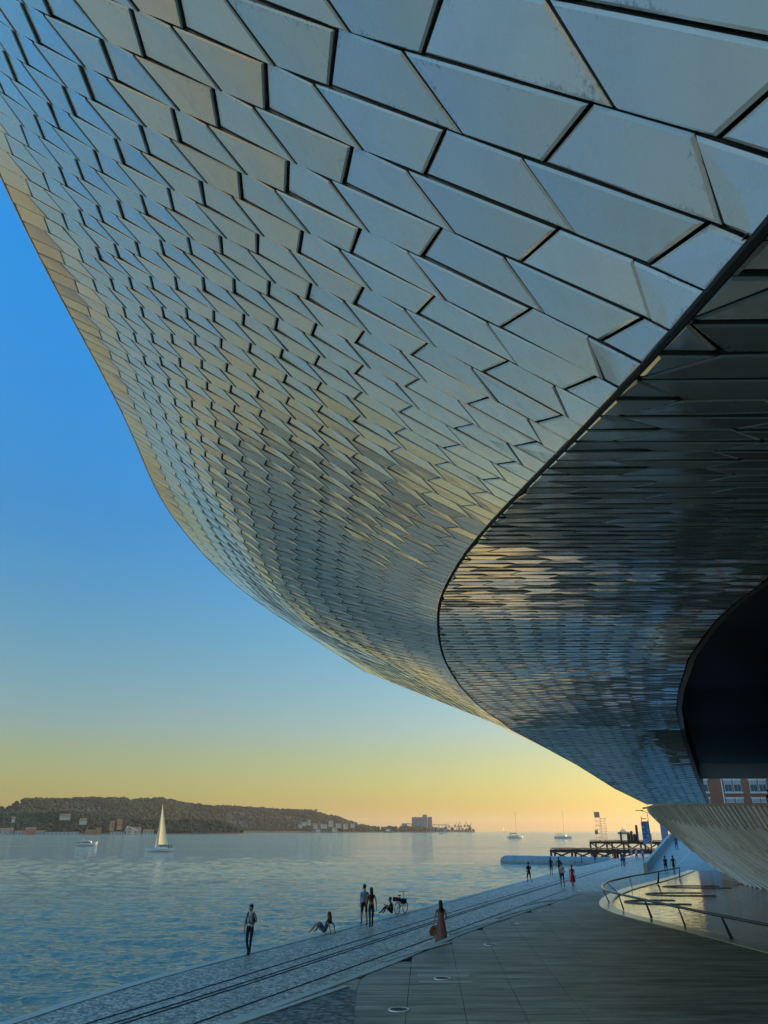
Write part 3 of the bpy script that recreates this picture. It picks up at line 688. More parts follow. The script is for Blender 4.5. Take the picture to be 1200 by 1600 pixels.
# ---------------------------------------------------------------- brick building seen through the hall
bb = empty('brick_building', (55.5, 140, 0), 'red brick building with white window bands seen beneath the museum hall', 'building')
RW = random.Random(3)
b = MB(); b.box(0, 115, 0, 5, 0, 19); b.build('wall', M['brick'], bb)
b = MB(); b.box(19.5, 25, -75, -.01, 0, 19); b.build('sun_screen_wing', M['brick'], bb)  # unseen block, added to keep the low sun off the promenade
b = MB(); b.box(-.3, 115.3, -.3, 5.3, 19.0, 19.6); b.build('roof', M['kerb'], bb)
wx = [.7, 4.98, 6.6, 9.5, 11.1]+[14.2+k*4.5+j*1.6 for k in range(12) for j in (0, 1)]
for fz in (1.4, 4.4, 7.4, 10.45, 13.5):
    for x in wx:
        f = MB(); f.box(x, x+1.35, -.06, -.001, fz, fz+1.95); f = f.build('window', M['white'], bb)
        for i in (0, 1):
            b = MB(); b.box(x+.08+i*.62, x+.66+i*.62, -.08, -.062, fz+.08, fz+1.25); b.build('pane', M['window'], f)
            b = MB(); b.box(x+.08+i*.62, x+.66+i*.62, -.08, -.062, fz+1.33, fz+1.87); b.build('pane', M['blind'], f)
        b = MB(); b.box(x-.15, x+1.5, -.22, -.001, fz-.25, fz-.003); b.build('sill', M['white'], bb)
        b = MB(); b.box(x-.15, x+1.5, -.10, -.001, fz+1.953, fz+2.2); b.build('lintel', M['white'], bb)
for x in (4.55, 31.2, 50.4): b = MB(); b.tube([(x, -.15, 0), (x, -.15, 19)], .11, 8); b.build('downpipe', M['white'], bb)
# ---------------------------------------------------------------- people
BONES = {}
def skeleton(pose, female=False):
    J = dict(pelvis=(0, 0, .95), spine=(0, 0, 1.12), chest=(0, .0, 1.30), neck0=(0, -.01, 1.44), neck=(0, .01, 1.50), head0=(0, .025, 1.57), head1=(0, .015, 1.66), top=(0, 0, 1.725), nose=(0, .115, 1.60), chin=(0, .075, 1.535),
             hipL=(-.09, 0, .90), kneeL=(-.095, .02, .50), ankL=(-.095, -.03, .09), toeL=(-.10, .13, .03),
             hipR=(.09, 0, .90), kneeR=(.095, .02, .50), ankR=(.095, -.03, .09), toeR=(.10, .13, .03),
             shL=(-.175, -.01, 1.40), elL=(-.215, -.03, 1.13), wrL=(-.215, .04, .90), shR=(.175, -.01, 1.40), elR=(.215, -.03, 1.13), wrR=(.215, .04, .90))
    J.update(pose)
    J = {k: Vector(v) for k, v in J.items()}
    R = dict(pelvis=(.15, .105), spine=(.12, .09), chest=(.145, .105), neck0=(.085, .065), neck=(.05, .052), head0=(.068, .08), head1=(.078, .092), top=(.05, .06), nose=(.014, .014), chin=(.03, .03))
    for s in 'LR':
        R.update({'hip'+s: (.085, .085), 'knee'+s: (.055, .058), 'ank'+s: (.038, .042), 'toe'+s: (.036, .026), 'sh'+s: (.055, .055), 'el'+s: (.038, .038), 'wr'+s: (.026, .024)})
    if female:
        R.update(spine=(.098, .08), chest=(.125, .105), pelvis=(.155, .115))
        for s in 'LR': R.update({'sh'+s: (.045, .045), 'el'+s: (.032, .032), 'wr'+s: (.022, .02)})
    E = [('pelvis', 'spine', 'torso'), ('spine', 'chest', 'torso'), ('chest', 'neck0', 'torso'), ('neck0', 'neck', 'skin'), ('neck', 'head0', 'skin'), ('head0', 'head1', 'skin'), ('head1', 'top', 'skin'), ('head0', 'nose', 'skin'), ('head0', 'chin', 'skin')]
    for s in 'LR':
        E += [('pelvis', 'hip'+s, 'hips'), ('hip'+s, 'knee'+s, 'thigh'), ('knee'+s, 'ank'+s, 'shin'), ('ank'+s, 'toe'+s, 'foot'), ('chest', 'sh'+s, 'torso'), ('sh'+s, 'el'+s, 'upperarm'), ('el'+s, 'wr'+s, 'forearm')]
        w, e = J['wr'+s], J['el'+s]; d = (w-e).normalized(); side = d.cross(Vector((1, 0, 0))).normalized()
        if side.length < .1: side = Vector((0, 1, 0))
        nrm_ = d.cross(side).normalized()*(1 if s == 'L' else -1)
        J['palm'+s] = w+d*.075; R['palm'+s] = (.034, .02); E.append(('wr'+s, 'palm'+s, 'hand'))
        for i, (o, l) in enumerate(((-.03, .062), (-.01, .075), (.01, .07), (.03, .055))):
            a, b = 'f%d%s' % (i, s), 'g%d%s' % (i, s)
            J[a] = w+d*(.11)+side*o; J[b] = J[a]+d*l*.8+nrm_*.02; R[a] = (.0095, .0095); R[b] = (.007, .007)
            E += [('palm'+s, a, 'hand'), (a, b, 'hand')]
        J['th'+s] = w+d*.05+side*.045; J['ti'+s] = J['th'+s]+d*.045+side*.018; R['th'+s] = (.012, .012); R['ti'+s] = (.009, .009)
        E += [('wr'+s, 'th'+s, 'hand'), ('th'+s, 'ti'+s, 'hand')]
    return J, R, E
PENDING = []
def person(x, y, z, H, face, label, pose={}, female=False, top='white_shirt', sleeve='upperarm', legs='black_cloth', legcover=('hips', 'thigh', 'shin'), feet='shoe', hair='hair', longhair=False, dress=None, group=None, midriff=False, skin='skin'):
    J, R, E = skeleton(pose, female); names = list(J); s = H/1.76
    me = bpy.data.meshes.new('person_body')
    me.from_pydata([J[n] for n in names], [(names.index(a), names.index(b)) for a, b, _ in E], [])
    root = empty('person', (x, y, z), label, 'person', group, math.radians(face)); root.scale = (s, s, s)
    o = link('body', me, root)
    md = o.modifiers.new('skin', 'SKIN'); sk = me.skin_vertices[0].data
    for i, n in enumerate(names): sk[i].radius = R[n]; sk[i].use_root = (n == 'pelvis')
    md.use_smooth_shade = True; sb = o.modifiers.new('sub', 'SUBSURF'); sb.levels = 1; sb.render_levels = 1
    PENDING.append((o, J, E, top, sleeve, legs, legcover, feet, midriff, skin))
    hb = MB(); hb.smooth = True
    h = J['head1']; hn = (J['top']-J['head0']).normalized()
    hb.ellipsoid(tuple(h+Vector((0, -.022, .018))), (.088, .098, .098), 12, 8)
    if longhair:
        hb.ellipsoid(tuple(h+Vector((0, -.075, -.10))), (.085, .05, .16), 12, 8)
        hb.ellipsoid(tuple(h+Vector((0, -.10, -.24))), (.10, .04, .17), 12, 8)
    hb.build('hair', M[hair], root)
    fb = MB()
    for sx in (-1, 1): fb.ellipsoid(tuple(J['head0']+Vector((sx*.03, .075, .045))), (.010, .006, .006), 6, 4)
    fb.build('eyes', M['hair'], root)
    fb = MB(); fb.ellipsoid(tuple(J['head0']+Vector((0, .078, -.012))), (.022, .008, .006), 6, 4); fb.build('mouth', M['maroon'], root)
    fb = MB(); fb.smooth = True
    for sx in (-1, 1): fb.ellipsoid(tuple(J['head0']+Vector((sx*.078, .01, .03))), (.012, .02, .03), 6, 5)
    fb.build('ears', M[skin], root)
    if dress:
        m_, z0, r0, fold = dress; db = MB(); db.smooth = True; rows_ = []; p = J['pelvis']
        prof = [(1.40, .135, .10), (1.28, .15, .115), (1.12, .125, .098), (1.0, .150, .125), (.88, .185, .155)]
        zz = .88
        while zz > z0+.01: zz = max(z0, zz-.13); t = (.88-zz)/(.88-z0+1e-6); prof.append((zz, .185+(r0-.185)*t, .155+(r0*.9-.155)*t))
        for zc, rx, ry in prof:
            f_ = fold*max(0, (1.0-zc))
            rows_.append([(p.x*.8+rx*(1+f_*math.sin(7*w+zc*2))*math.cos(w), p.y*.8+ry*(1+f_*math.sin(7*w+zc*2))*math.sin(w), zc) for w in [2*math.pi*k/28 for k in range(29)]])
        db.grid(rows_); d_ = db.build('dress', M[m_], root)
    return root
def bake_people():
    dg = bpy.context.evaluated_depsgraph_get()
    for o, J, E, top, sleeve, legs, legcover, feet, midriff, skin in PENDING:
        me = bpy.data.meshes.new_from_object(o.evaluated_get(dg)); old = o.data; o.modifiers.clear(); o.data = me; me.name = 'body'
        slots = [M[skin], M[top], M[legs], M[feet]]
        me.materials.clear()
        for m in slots: me.materials.append(m)
        segs = [(np.array(J[a]), np.array(J[b]), g) for a, b, g in E]
        for p in me.polygons:
            c = np.array(p.center); best = (9, 'skin', 0)
            for a, b, g in segs:
                d = b-a; t = max(0, min(1, (c-a).dot(d)/max(d.dot(d), 1e-9))); q = np.linalg.norm(c-a-d*t)
                if g in ('torso', 'hips'): q -= .06
                if q < best[0]: best = (q, g, t)
            g, t = best[1], best[2]; mi = 0
            if g == 'torso': mi = 1
            if g == 'torso' and c[2] < .99: mi = 2
            if midriff and 1.02 < c[2] < 1.14 and g == 'torso': mi = 0
            if g == 'upperarm' and sleeve in ('upperarm', 'full') and (t < .75 or sleeve == 'full'): mi = 1
            if g == 'forearm' and sleeve == 'full': mi = 1
            if g == 'hips' or (g == 'thigh' and 'thigh' in legcover): mi = 2
            if g == 'thigh' and legcover == ('hips', 'thigh') and t > .85: mi = 0
            if g == 'shin' and 'shin' in legcover: mi = 2
            if g == 'foot': mi = 3
            p.material_index = mi
        me.polygons.foreach_set('use_smooth', [True]*len(me.polygons)); bpy.data.meshes.remove(old)
def walk(ph=1, a=.22, arms=True):
    s = ph; P = dict(kneeL=(-.09, .10*s+.03, .51), ankL=(-.09, a*s, .09 if s > 0 else .12), toeL=(-.09, a*s+.15, .04), kneeR=(.09, -.06*s+.03, .50), ankR=(.09, -a*s, .11 if s > 0 else .09), toeR=(.09, -a*s+.14, .03))
    if arms: P.update(elL=(-.22, -.10*s-.02, 1.14), wrL=(-.22, -.14*s+.05, .91), elR=(.22, .06*s-.02, 1.14), wrR=(.22, .18*s+.04, .92))
    return P
SHORTS = ('hips', 'thigh')
# facing: 0 looks along +Y (away from the camera), 180 towards it
man1 = person(-4.96, 31.25, 0, 1.66, 172, 'man in a pale blue shirt with lanyard and dark trousers, nearest walker beside the water', dict(ankL=(-.05, .05, .09), toeL=(-.06, .2, .03), kneeL=(-.07, .06, .5), ankR=(.04, -.08, .09), toeR=(.05, .07, .03), elL=(-.21, -.10, 1.15), wrL=(-.12, .10, 1.12), elR=(.22, -.02, 1.14), wrR=(.21, .03, .90)), top='white_shirt')
b = MB(); b.smooth = True; b.ellipsoid((0, -.19, 1.22), (.15, .09, .22), 12, 8)
for sx in (-1, 1): b.tube([(sx*.11, -.14, 1.40), (sx*.115, -.02, 1.475), (sx*.12, .10, 1.40), (sx*.12, .125, 1.22), (sx*.13, .05, 1.08), (sx*.12, -.12, 1.06)], .022, 6)
bp = b.build('backpack', M['black_cloth']); bp.location = man1.location; bp.rotation_euler = man1.rotation_euler; bp.scale = man1.scale
tag(bp, 'black backpack worn by the nearest walker in the pale blue shirt', 'backpack')
b = MB(); b.tube([(-.07, .10, 1.44), (-.03, .135, 1.30), (0, .14, 1.20), (.03, .135, 1.30), (.07, .10, 1.44)], .008, 5); b.box(-.035, .035, .135, .142, 1.11, 1.20); b.build('lanyard', M['navy'], man1)
person(-.95, 40.4, 0, 1.78, 20, 'man in a pale blue shirt walking behind the woman with the crop top', walk(1, .15), top='light_blue', legs='black_cloth', legcover=SHORTS)
person(-.60, 39.45, 0, 1.70, 15, 'long-haired woman in a crop top and black trousers walking by the water', walk(-1, .14), female=True, top='maroon', sleeve='none', legs='black_cloth', longhair=True, midriff=True)
sit = dict(pelvis=(0, 0, .10), spine=(0, -.07, .27), chest=(0, -.16, .44), neck0=(0, -.20, .57), neck=(0, -.20, .63), head0=(0, -.19, .71), head1=(0, -.20, .80), top=(0, -.22, .865), nose=(0, -.10, .73), chin=(0, -.13, .67),
           hipL=(-.09, .03, .10), kneeL=(-.10, .40, .40), ankL=(-.10, .68, .09), toeL=(-.10, .82, .04), hipR=(.09, .03, .10), kneeR=(.09, .36, .47), ankR=(.10, .52, .09), toeR=(.10, .66, .04),
           shL=(-.17, -.18, .53), elL=(-.24, -.36, .32), wrL=(-.22, -.42, .06), shR=(.17, -.18, .53), elR=(.24, -.36, .32), wrR=(.22, -.42, .06))
person(-2.62, 37.4, .02, 1.66, 66, 'woman in a light top sitting on the quay edge, leaning back on her hands', sit, female=True, top='light_blue', sleeve='none', legs='denim', legcover=SHORTS, longhair=True, hair='brownhair', feet='skin')
hun = dict(sit); hun.update(spine=(0, .0, .28), chest=(0, .05, .46), neck0=(0, .09, .58), neck=(0, .11, .63), head0=(0, .14, .70), head1=(0, .14, .79), top=(0, .13, .855), nose=(0, .25, .71), chin=(0, .20, .65),
           shL=(-.16, .05, .54), elL=(-.20, .22, .36), wrL=(-.08, .38, .44), shR=(.16, .05, .54), elR=(.20, .22, .36), wrR=(.08, .38, .44))
person(.45, 45.6, .02, 1.62, 75, 'person in a grey shirt sitting hunched on the quay edge next to the bicycle', hun, top='grey_shirt', legs='black_cloth')
pk = person(2.25, 33.2, 0, 1.64, 8, 'woman with long dark hair in a long pink dress carrying a straw hat', dict(walk(1, .10, False), elL=(-.25, -.02, 1.14), wrL=(-.31, .02, .90), elR=(.22, -.06, 1.14), wrR=(.24, .12, 1.06)), female=True, top='pink_dress', sleeve='none', legs='pink_dress', longhair=True, dress=('pink_dress', .16, .27, .10))
b = MB(); b.smooth = True; n_ = 20
b.grid([[(r*math.cos(2*math.pi*k/n_), h_, r*math.sin(2*math.pi*k/n_)) for k in range(n_+1)] for r, h_ in ((.01, .10), (.07, .095), (.085, .03), (.09, 0), (.19, -.015), (.20, -.01), (.09, .012))])
hat = b.build('straw_hat', M['straw']); hat.location = Vector((2.25, 33.2, 0))+Matrix.Rotation(math.radians(8), 3, 'Z') @ (Vector((-.33, .03, .62))*(1.64/1.76)); hat.rotation_euler = (.25, .35, .6)
tag(hat, 'brown straw hat held low in the hand of the woman in pink', 'hat')
person(12.3, 69.8, 0, 1.72, 10, 'runner in a black top and shorts jogging away near the water', dict(kneeL=(-.09, .22, .56), ankL=(-.09, .18, .20), toeL=(-.09, .32, .16), kneeR=(.09, -.05, .50), ankR=(.09, -.38, .28), toeR=(.09, -.36, .14), elL=(-.24, -.18, 1.18), wrL=(-.20, .02, 1.08), elR=(.24, .08, 1.18), wrR=(.16, .22, 1.24)), top='black_cloth', legs='black_cloth', legcover=SHORTS)
person(17.0, 83.4, 0, 1.70, -10, 'woman in dark clothes and skirt, left one of the far couple before the pale float', walk(1, .12), female=True, top='black_cloth', legs='maroon', legcover=SHORTS, longhair=True)
person(17.75, 83.0, 0, 1.72, 5, 'person in a maroon top, right one of the far couple before the pale float', walk(-1, .15), top='maroon', legs='black_cloth', legcover=SHORTS)
person(14.45, 66.75, 0, 1.80, 5, 'man in a white t-shirt and navy shorts walking beside the red dress', walk(1, .12), top='white_shirt', legs='navy', legcover=SHORTS)
person(15.20, 66.4, 0, 1.62, 0, 'woman in a knee-length red dress walking away beside the white t-shirt', walk(-1, .12), female=True, top='red_cloth', sleeve='none', legs='red_cloth', hair='brownhair', dress=('red_cloth', .42, .24, .05), feet='shoe')
person(29.6, 101.5, 0, 1.76, 0, 'person in a bright blue shirt and navy shorts walking away along the promenade', walk(1, .14), top='blue_shirt', legs='navy', legcover=SHORTS)
person(30.3, 103.0, 0, 1.70, 0, 'person partly hidden behind the bright blue shirt on the promenade', walk(-1, .14), top='denim', legs='navy', legcover=SHORTS)
person(29.2, 113.0, 0, 1.72, 0, 'person in dark clothes walking just left of the bright blue shirt', walk(-1, .12), top='maroon', legs='black_cloth', legcover=SHORTS)
person(42.8, 141.0, 0, 1.76, 180, 'far person in pale blue by the jetty, leftmost of the distant group', walk(1, .14), top='light_blue', legs='grey_shirt')
person(37.2, 120.0, 0, 1.74, 5, 'person with a dark rucksack and pale shirt beside the ramp wall', walk(1, .14), top='white_shirt', legs='navy', legcover=SHORTS)
person(38.6, 121.5, 0, 1.70, 0, 'person in a light shirt, middle of the group near the ramp wall', walk(-1, .12), top='light_blue', legs='navy', legcover=SHORTS)
person(40.2, 122.5, 0, 1.60, 0, 'person in dark clothes nearest the ramp wall in the distant group', walk(1, .12), female=True, top='black_cloth', legs='black_cloth')
person(29.6, 86.0, 0, 1.74, 0, 'person in a dark red top walking up the ramp, left of a pair', walk(1, .12), top='maroon', legs='black_cloth', legcover=SHORTS)
person(30.35, 85.8, 0, 1.78, 0, 'person with a long dark cardigan walking up the ramp, right of a pair', walk(-1, .12), female=True, top='black_cloth', sleeve='full', legs='black_cloth', longhair=True, legcover=SHORTS)
person(38.6, 107, 1.75, 1.72, 0, 'person in a blue shirt high on the ramp next to its side wall', walk(1, .12), top='blue_shirt', legs='navy')
person(25.4, 52.2, 4.95, 1.74, -70, 'dark silhouette of a person on the terrace in front of the brick building', dict(elR=(.22, .10, 1.20), wrR=(.18, .34, 1.22)), top='black_cloth', sleeve='full', legs='black_cloth', skin='skin')
# ---------------------------------------------------------------- bicycle
bk = empty('bicycle', (.95, 45.9, 0), 'dark bicycle with a rear basket parked at the quay edge beside the sitting person', 'bicycle', rz=math.radians(60))
def wheel(x):
    b = MB(); b.tube([(x+.28*math.cos(t), 0, .30+.28*math.sin(t)) for t in [2*math.pi*k/24 for k in range(24)]], .022, 6, closed=True); w = b.build('wheel', M['rail'], bk)
    b = MB()
    for k in range(8): b.tube([(x, 0, .30), (x+.27*math.cos(k*math.pi/4), 0, .30+.27*math.sin(k*math.pi/4))], .003, 3)
    b.build('spokes', M['steel'], w)
wheel(-.45); wheel(.45)
b = MB(); b.tube([(-.45, 0, .30), (-.12, 0, .33), (.22, 0, .58), (.30, 0, .80)], .02, 6); b.tube([(-.12, 0, .33), (-.20, 0, .85)], .018, 6); b.tube([(-.45, 0, .30), (-.18, 0, .62), (.26, 0, .66)], .014, 6); b.tube([(.45, 0, .30), (.30, 0, .80), (.26, 0, 1.05)], .016, 6)
b.build('frame', M['rail'], bk)
b = MB(); b.tube([(.34, -.28, 1.06), (.26, -.1, 1.07), (.26, .1, 1.07), (.34, .28, 1.06)], .014, 6); b.tube([(.20, .30, 1.08), (.34, .28, 1.06)], .016, 6); b.build('handlebar', M['rail'], bk)
b = MB(); b.smooth = True; b.ellipsoid((-.22, 0, .90), (.14, .08, .035), 10, 6); b.build('saddle', M['black_cloth'], bk)
b = MB()
for q in ((-.62, -.16, .64, -.34, .16, .655), (-.64, -.17, .64, -.62, .17, .86), (-.34, -.17, .64, -.32, .17, .80), (-.62, -.17, .64, -.34, -.15, .82), (-.62, .15, .64, -.34, .17, .82)): b.box(q[0], q[3], q[1], q[4], q[2], q[5])
b.build('basket', M['black_cloth'], bk)
b = MB(); b.box(.12, .40, -.12, .12, .48, .72); b.build('front_bag', M['black_cloth'], bk)
bake_people()
# ---------------------------------------------------------------- boats
def hull_mesh(b, L, Bm, H, z0=-.2, sheer=.25, mi=0):
    rows = []
    for i in range(13):
        t = i/12; x = -L/2+L*t; w = Bm/2*(math.sin(math.pi*min(1, (t*.86+.14)))**.6 if t < 1 else 0); w = max(w, .01)
        top = H+sheer*(t-.4)**2*2
        rows.append([(x, -w, top), (x+(.0), -w*.8, H*.35), (x-.03*L*t, -w*.35, z0), (x-.03*L*t, w*.35, z0), (x, w*.8, H*.35), (x, w, top)])
    b.grid(rows, mi)
    n = 6; o = len(b.v)-13*n
    b.f.append(tuple(o+k for k in range(n))); b.mi.append(mi); b.uv.append([(0, 0)]*n)
    b.f += [(o+i*n, o+i*n+5, o+(i+1)*n+5, o+(i+1)*n) for i in range(12)]; b.mi += [mi]*12; b.uv += [[(0, 0)]*4]*12
def yacht(x, y, L, mast, rz, label, sails, group=None):
    o = empty('sailing_yacht', (x, y, water_z), label, 'sailing boat', group, math.radians(rz))
    b = MB(); hull_mesh(b, L, L*.3, L*.105); b.build('hull', M['white'], o)
    b = MB(); b.box(-L*.25, L*.18, -L*.08, L*.08, L*.10, L*.155); b.build('cabin', M['white'], o)
    b = MB(); b.tube([(L*.08, 0, L*.1), (L*.075, 0, mast)], [L*.009, L*.005], 6); b.tube([(L*.08, 0, L*.22), (-L*.36, 0, L*.22)], L*.007, 6); b.build('mast', M['rail'], o)
    b = MB()
    for p in ((L*.5, 0, L*.13), (-L*.48, 0, L*.12)): b.tube([p, (L*.075, 0, mast*.985)], .02, 4)
    b.build('rigging', M['rail'], o)
    if sails:
        for nm, pa, pb in (('mainsail', [(L*.065, .0, L*.24), (-L*.27, .0, L*.24)], mast*.98), ('jib', [(L*.17, 0, L*.15), (L*.085, .0, L*.18)], mast*.86)):
            rows = []
            for i in range(11):
                t = i/10; z = pa[0][2]+(pb-pa[0][2])*t
                xa = pa[0][0]+((L*.07)-pa[0][0])*t; xb = pa[1][0]+((L*.07)-pa[1][0])*t**.9
                rows.append([(xa+(xb-xa)*s, math.sin(math.pi*s)*.22*(1-t)+(0 if nm == 'mainsail' else .05), z) for s in [k/6 for k in range(7)]])
            b = MB(); b.smooth = True; b.grid(rows); b.build(nm, M['sail'], o)
    else:
        b = MB(); b.tube([(L*.07, 0, L*.25), (-L*.34, 0, L*.25)], L*.022, 7); b.build('furled_sail', M['sail'], o)
    b = MB()
    for i in range(5 if sails else 2):
        b.ellipsoid((-L*.40+i*L*.09, ((i*37) % 5-2)*.25, L*.16), (.2, .2, .42), 6, 5); b.ellipsoid((-L*.40+i*L*.09, ((i*37) % 5-2)*.25, L*.16+.5), (.11, .11, .13), 6, 5)
    b.build('crew', M['navy'], o)
    return o
yacht(-64.9, 234.9, 8.0, 13.4, 196, 'white sailing boat with full pale yellow sails, nearest boat on the river', True)
yacht(104.3, 640, 15, 20, 30, 'anchored yacht with bare mast, left one of two near the horizon', False, 'yachts with bare masts')
yacht(138.2, 623, 14, 20.5, -35, 'anchored yacht with bare mast, right one of two near the horizon', False, 'yachts with bare masts')
o = empty('motor_boat', (-117.4, 320, water_z), 'small white motor cruiser leaving a wake on the left of the river', 'motor boat', None, math.radians(8))
b = MB(); hull_mesh(b, 8.2, 2.7, 1.0, sheer=.9); b.build('hull', M['white'], o)
b = MB(); b.prism([(-2.2, -.95), (1.6, -.85), (1.6, .85), (-2.2, .95)], .95, 1.75); b.build('cabin', M['white'], o)
b = MB(); b.box(-2.0, 1.45, -.97, .97, 1.25, 1.6); b.build('cabin_window', M['glass'], o)
b = MB(); b.box(-2.5, .9, -1.0, 1.0, 1.78, 1.9); b.tube([(-1.4, 0, 1.8), (-1.4, 0, 2.7)], .04, 5); b.build('roof', M['white'], o)
b = MB(); b.box(-3.9, -2.4, -.9, .9, .95, 1.35); b.build('stern_seat', M['hull_dark'], o)
b = MB(); ws = [(-122+i*-2.2, 319.6-i*.25) for i in range(40)]
b.grid([[(x, y-.3-.02*i, water_z+.02), (x, y+.3+.05*i, water_z+.02)] for i, (x, y) in enumerate(ws)]); tag(b.build('wake', M['foam']), kind='structure')
def ship(px, py, Y, L, label, cat='ship'):
    p = pt(px, py, Y); o = empty('distant_ship', (p.x, Y, water_z), label, cat, None, math.radians(10))
    b = MB(); hull_mesh(b, L, L*.28, L*.12, sheer=1.0); b.build('hull', M['white'] if L < 20 else M['hull_dark'], o)
    b = MB(); b.box(-L*.3, L*.15, -L*.1, L*.1, L*.12, L*.24); b.box(-L*.2, L*.05, -L*.08, L*.08, L*.245, L*.33); b.build('superstructure', M['white'], o)
    b = MB(); b.tube([(-.1*L, 0, L*.3), (-.1*L, 0, L*.5)], L*.012, 5); b.build('mast', M['rail'], o)
ship(975, 1301, 1400, 22, 'white ferry far out beyond the jetty, just right of the lattice tower', 'ferry')
ship(690, 1304, 1300, 9, 'tiny white motor boat off the far silos', 'motor boat')
ship(607, 1299, 2300, 26, 'white boat moored at the end of the far headland', 'boat')
ship(665, 1307, 900, 4, 'tiny dinghy low on the water below the far silos', 'dinghy')
for px, l_ in ((787, 'tiny far sail just left of the left anchored yacht'),):
    p = pt(px, 1298, 3000); o = empty('distant_sail', (p.x, 3000, water_z), l_, 'sailing boat')
    b = MB(); hull_mesh(b, 14, 4, 1.4); b.build('hull', M['white'], o); b = MB(); b.grid([[(5, 0, 2), (-6, .3, 2)], [(1.5, .2, 12), (-2.5, .4, 12)], [(.3, .1, 18), (-.1, .1, 18)]]); b.build('sail', M['sail'], o)
# ---------------------------------------------------------------- float, jetties, lattice tower, banners, lamp
fl_ = empty('pale_float', (30.6, 151, water_z), 'long pale blue floating boom with rounded ends lying off the quay', 'float')
a_v, b_v = Vector((22.45-30.6, 156.76-151, 0)), Vector((40.5-30.6, 143.8-151, 0))
dd = (b_v-a_v); LL = dd.length; dd.normalize(); P_ = []; Rr = []
for s_, r in ((0, .35), (.3, .75), (.9, .98), (1.6, 1.05), (LL*.33, 1.05), (LL*.66, 1.05), (LL-1, 1.05), (LL-.2, .7)): P_.append(a_v+dd*s_+Vector((0, 0, .28))); Rr.append(r)
b = MB(); b.tube(P_, Rr, 18); b.build('tube', M['pontoon'], fl_, True)
for k in range(1, 8):
    c = a_v+dd*(1.6+(LL-3)*k/8)+Vector((0, 0, .28)); b = MB(); b.tube([c-dd*.06, c+dd*.06], 1.075, 18); b.build('band', M['pontoon_band'], fl_)
def jetty(ax, ay, bx, by, top, wid, label, planks=30):
    o = empty('timber_jetty', (ax, ay, water_z), label, 'jetty', 'timber jetties'); d = Vector((bx-ax, by-ay, 0)); L = d.length; d.normalize(); n = Vector((-d.y, d.x, 0)); T = top-water_z
    b = MB(); 
    for s_ in (0, wid): 
        q = [n*s_+Vector((0, 0, T-.55)), d*L+n*s_+Vector((0, 0, T-.55))]; b.tube([q[0], q[1]], .38, 4)
    b.add([n*-.4+Vector((0, 0, T-.1)), d*L+n*-.4+Vector((0, 0, T-.1)), d*L+n*(wid+.4)+Vector((0, 0, T-.1)), n*(wid+.4)+Vector((0, 0, T-.1))], [(0, 1, 2, 3)]); b.build('beams', M['timber'], o)
    for k in range(planks):
        s0, s1 = L*k/planks+.04, L*(k+1)/planks-.04; b = MB(); h = T+RW.uniform(-.03, .06)
        v = [d*s0+n*-.5, d*s1+n*-.5, d*s1+n*(wid+.5), d*s0+n*(wid+.5)]
        b.add([p+Vector((0, 0, h-.14)) for p in v]+[p+Vector((0, 0, h)) for p in v], [(3, 2, 1, 0), (4, 5, 6, 7), (0, 1, 5, 4), (1, 2, 6, 5), (2, 3, 7, 6), (3, 0, 4, 7)]); b.build('plank', M['timber'], o)
    nb = max(3, int(L/4.2))
    for k in range(nb+1):
        for s_ in (0, wid):
            p = d*(L*k/nb)+n*s_; b = MB(); b.tube([p+Vector((0, 0, -1)), p+Vector((0, 0, T-.3))], .24, 8); b.build('pile', M['timber'], o)
        if k < nb:
            for z0, z1, k0, k1 in ((.2, T-.6, 0, 1), (T-.6, .2, 0, 1)):
                b = MB(); b.tube([d*(L*k/nb)+Vector((0, 0, z0)), d*(L*(k+1)/nb)+Vector((0, 0, z1))], .15, 5); b.build('brace', M['timber'], o)
    return o
jetty(34.5, 168, 58, 158, .85, 4, 'low black timber jetty on crossed piles, nearer one beside the pale float')
jetty(54.0, 212, 84, 196, 1.85, 6, 'higher black timber jetty with lattice tower, farther one', 34)
for px, h_, w_ in ((975, 2.0, .26), (987, 1.7, .4), (992, 2.2, .34), (997, 1.5, .4), (1001, 3.6, .3), (1016, 2.0, .34), (1021, 1.7, .4)):
    p = pt(px, 1315, 200); o = MB(); o.tube([(0, 0, 0), (0, 0, h_)], w_, 8); o.ellipsoid((0, 0, h_), (w_*.9, w_*.9, .2), 8, 4)
    o = o.build('mooring_post', M['timber']); o.location = (p.x, 202, 1.7)
    tag(o, {975: 'mooring post standing alone on the farther jetty, nearest the lattice tower', 987: 'stubby mooring post, second from the lattice tower on the farther jetty', 992: 'mooring post leaning beside a shorter one, third from the lattice tower', 997: 'shortest mooring post of the cluster left of the tall one', 1001: 'tallest mooring post on the farther jetty, just left of the lettered banner', 1016: 'mooring post right behind the lettered banner', 1021: 'low mooring post at the right end of the row, between the banners'}[px], 'mooring post', 'mooring posts on the farther jetty')
tw = empty('lattice_tower', (54.6, 203, 1.8), 'slim two-part lattice tower standing on the farther black jetty', 'tower')
def ladder(x0, x1, h0, h1, step, yy=0):
    for x in (x0, x1):
        for y_ in (0, 1.4): b = MB(); b.tube([(x, yy+y_, 0), (x, yy+y_, h1)], .07, 5); b.build('upright', M['tower_metal'], tw)
    z = h0
    while z < h1:
        b = MB(); b.tube([(x0, yy, z), (x1, yy, z)], .06, 5); b.tube([(x0, yy+1.4, z), (x1, yy+1.4, z)], .06, 5); b.tube([(x0, yy, z), (x0, yy+1.4, z)], .06, 5); b.tube([(x1, yy, z), (x1, yy+1.4, z)], .06, 5); b.build('rung', M['tower_metal'], tw); z += step
ladder(-1.0, .25, 1.0, 8.2, 1.2); ladder(.55, 2.1, .6, 7.0, .75)
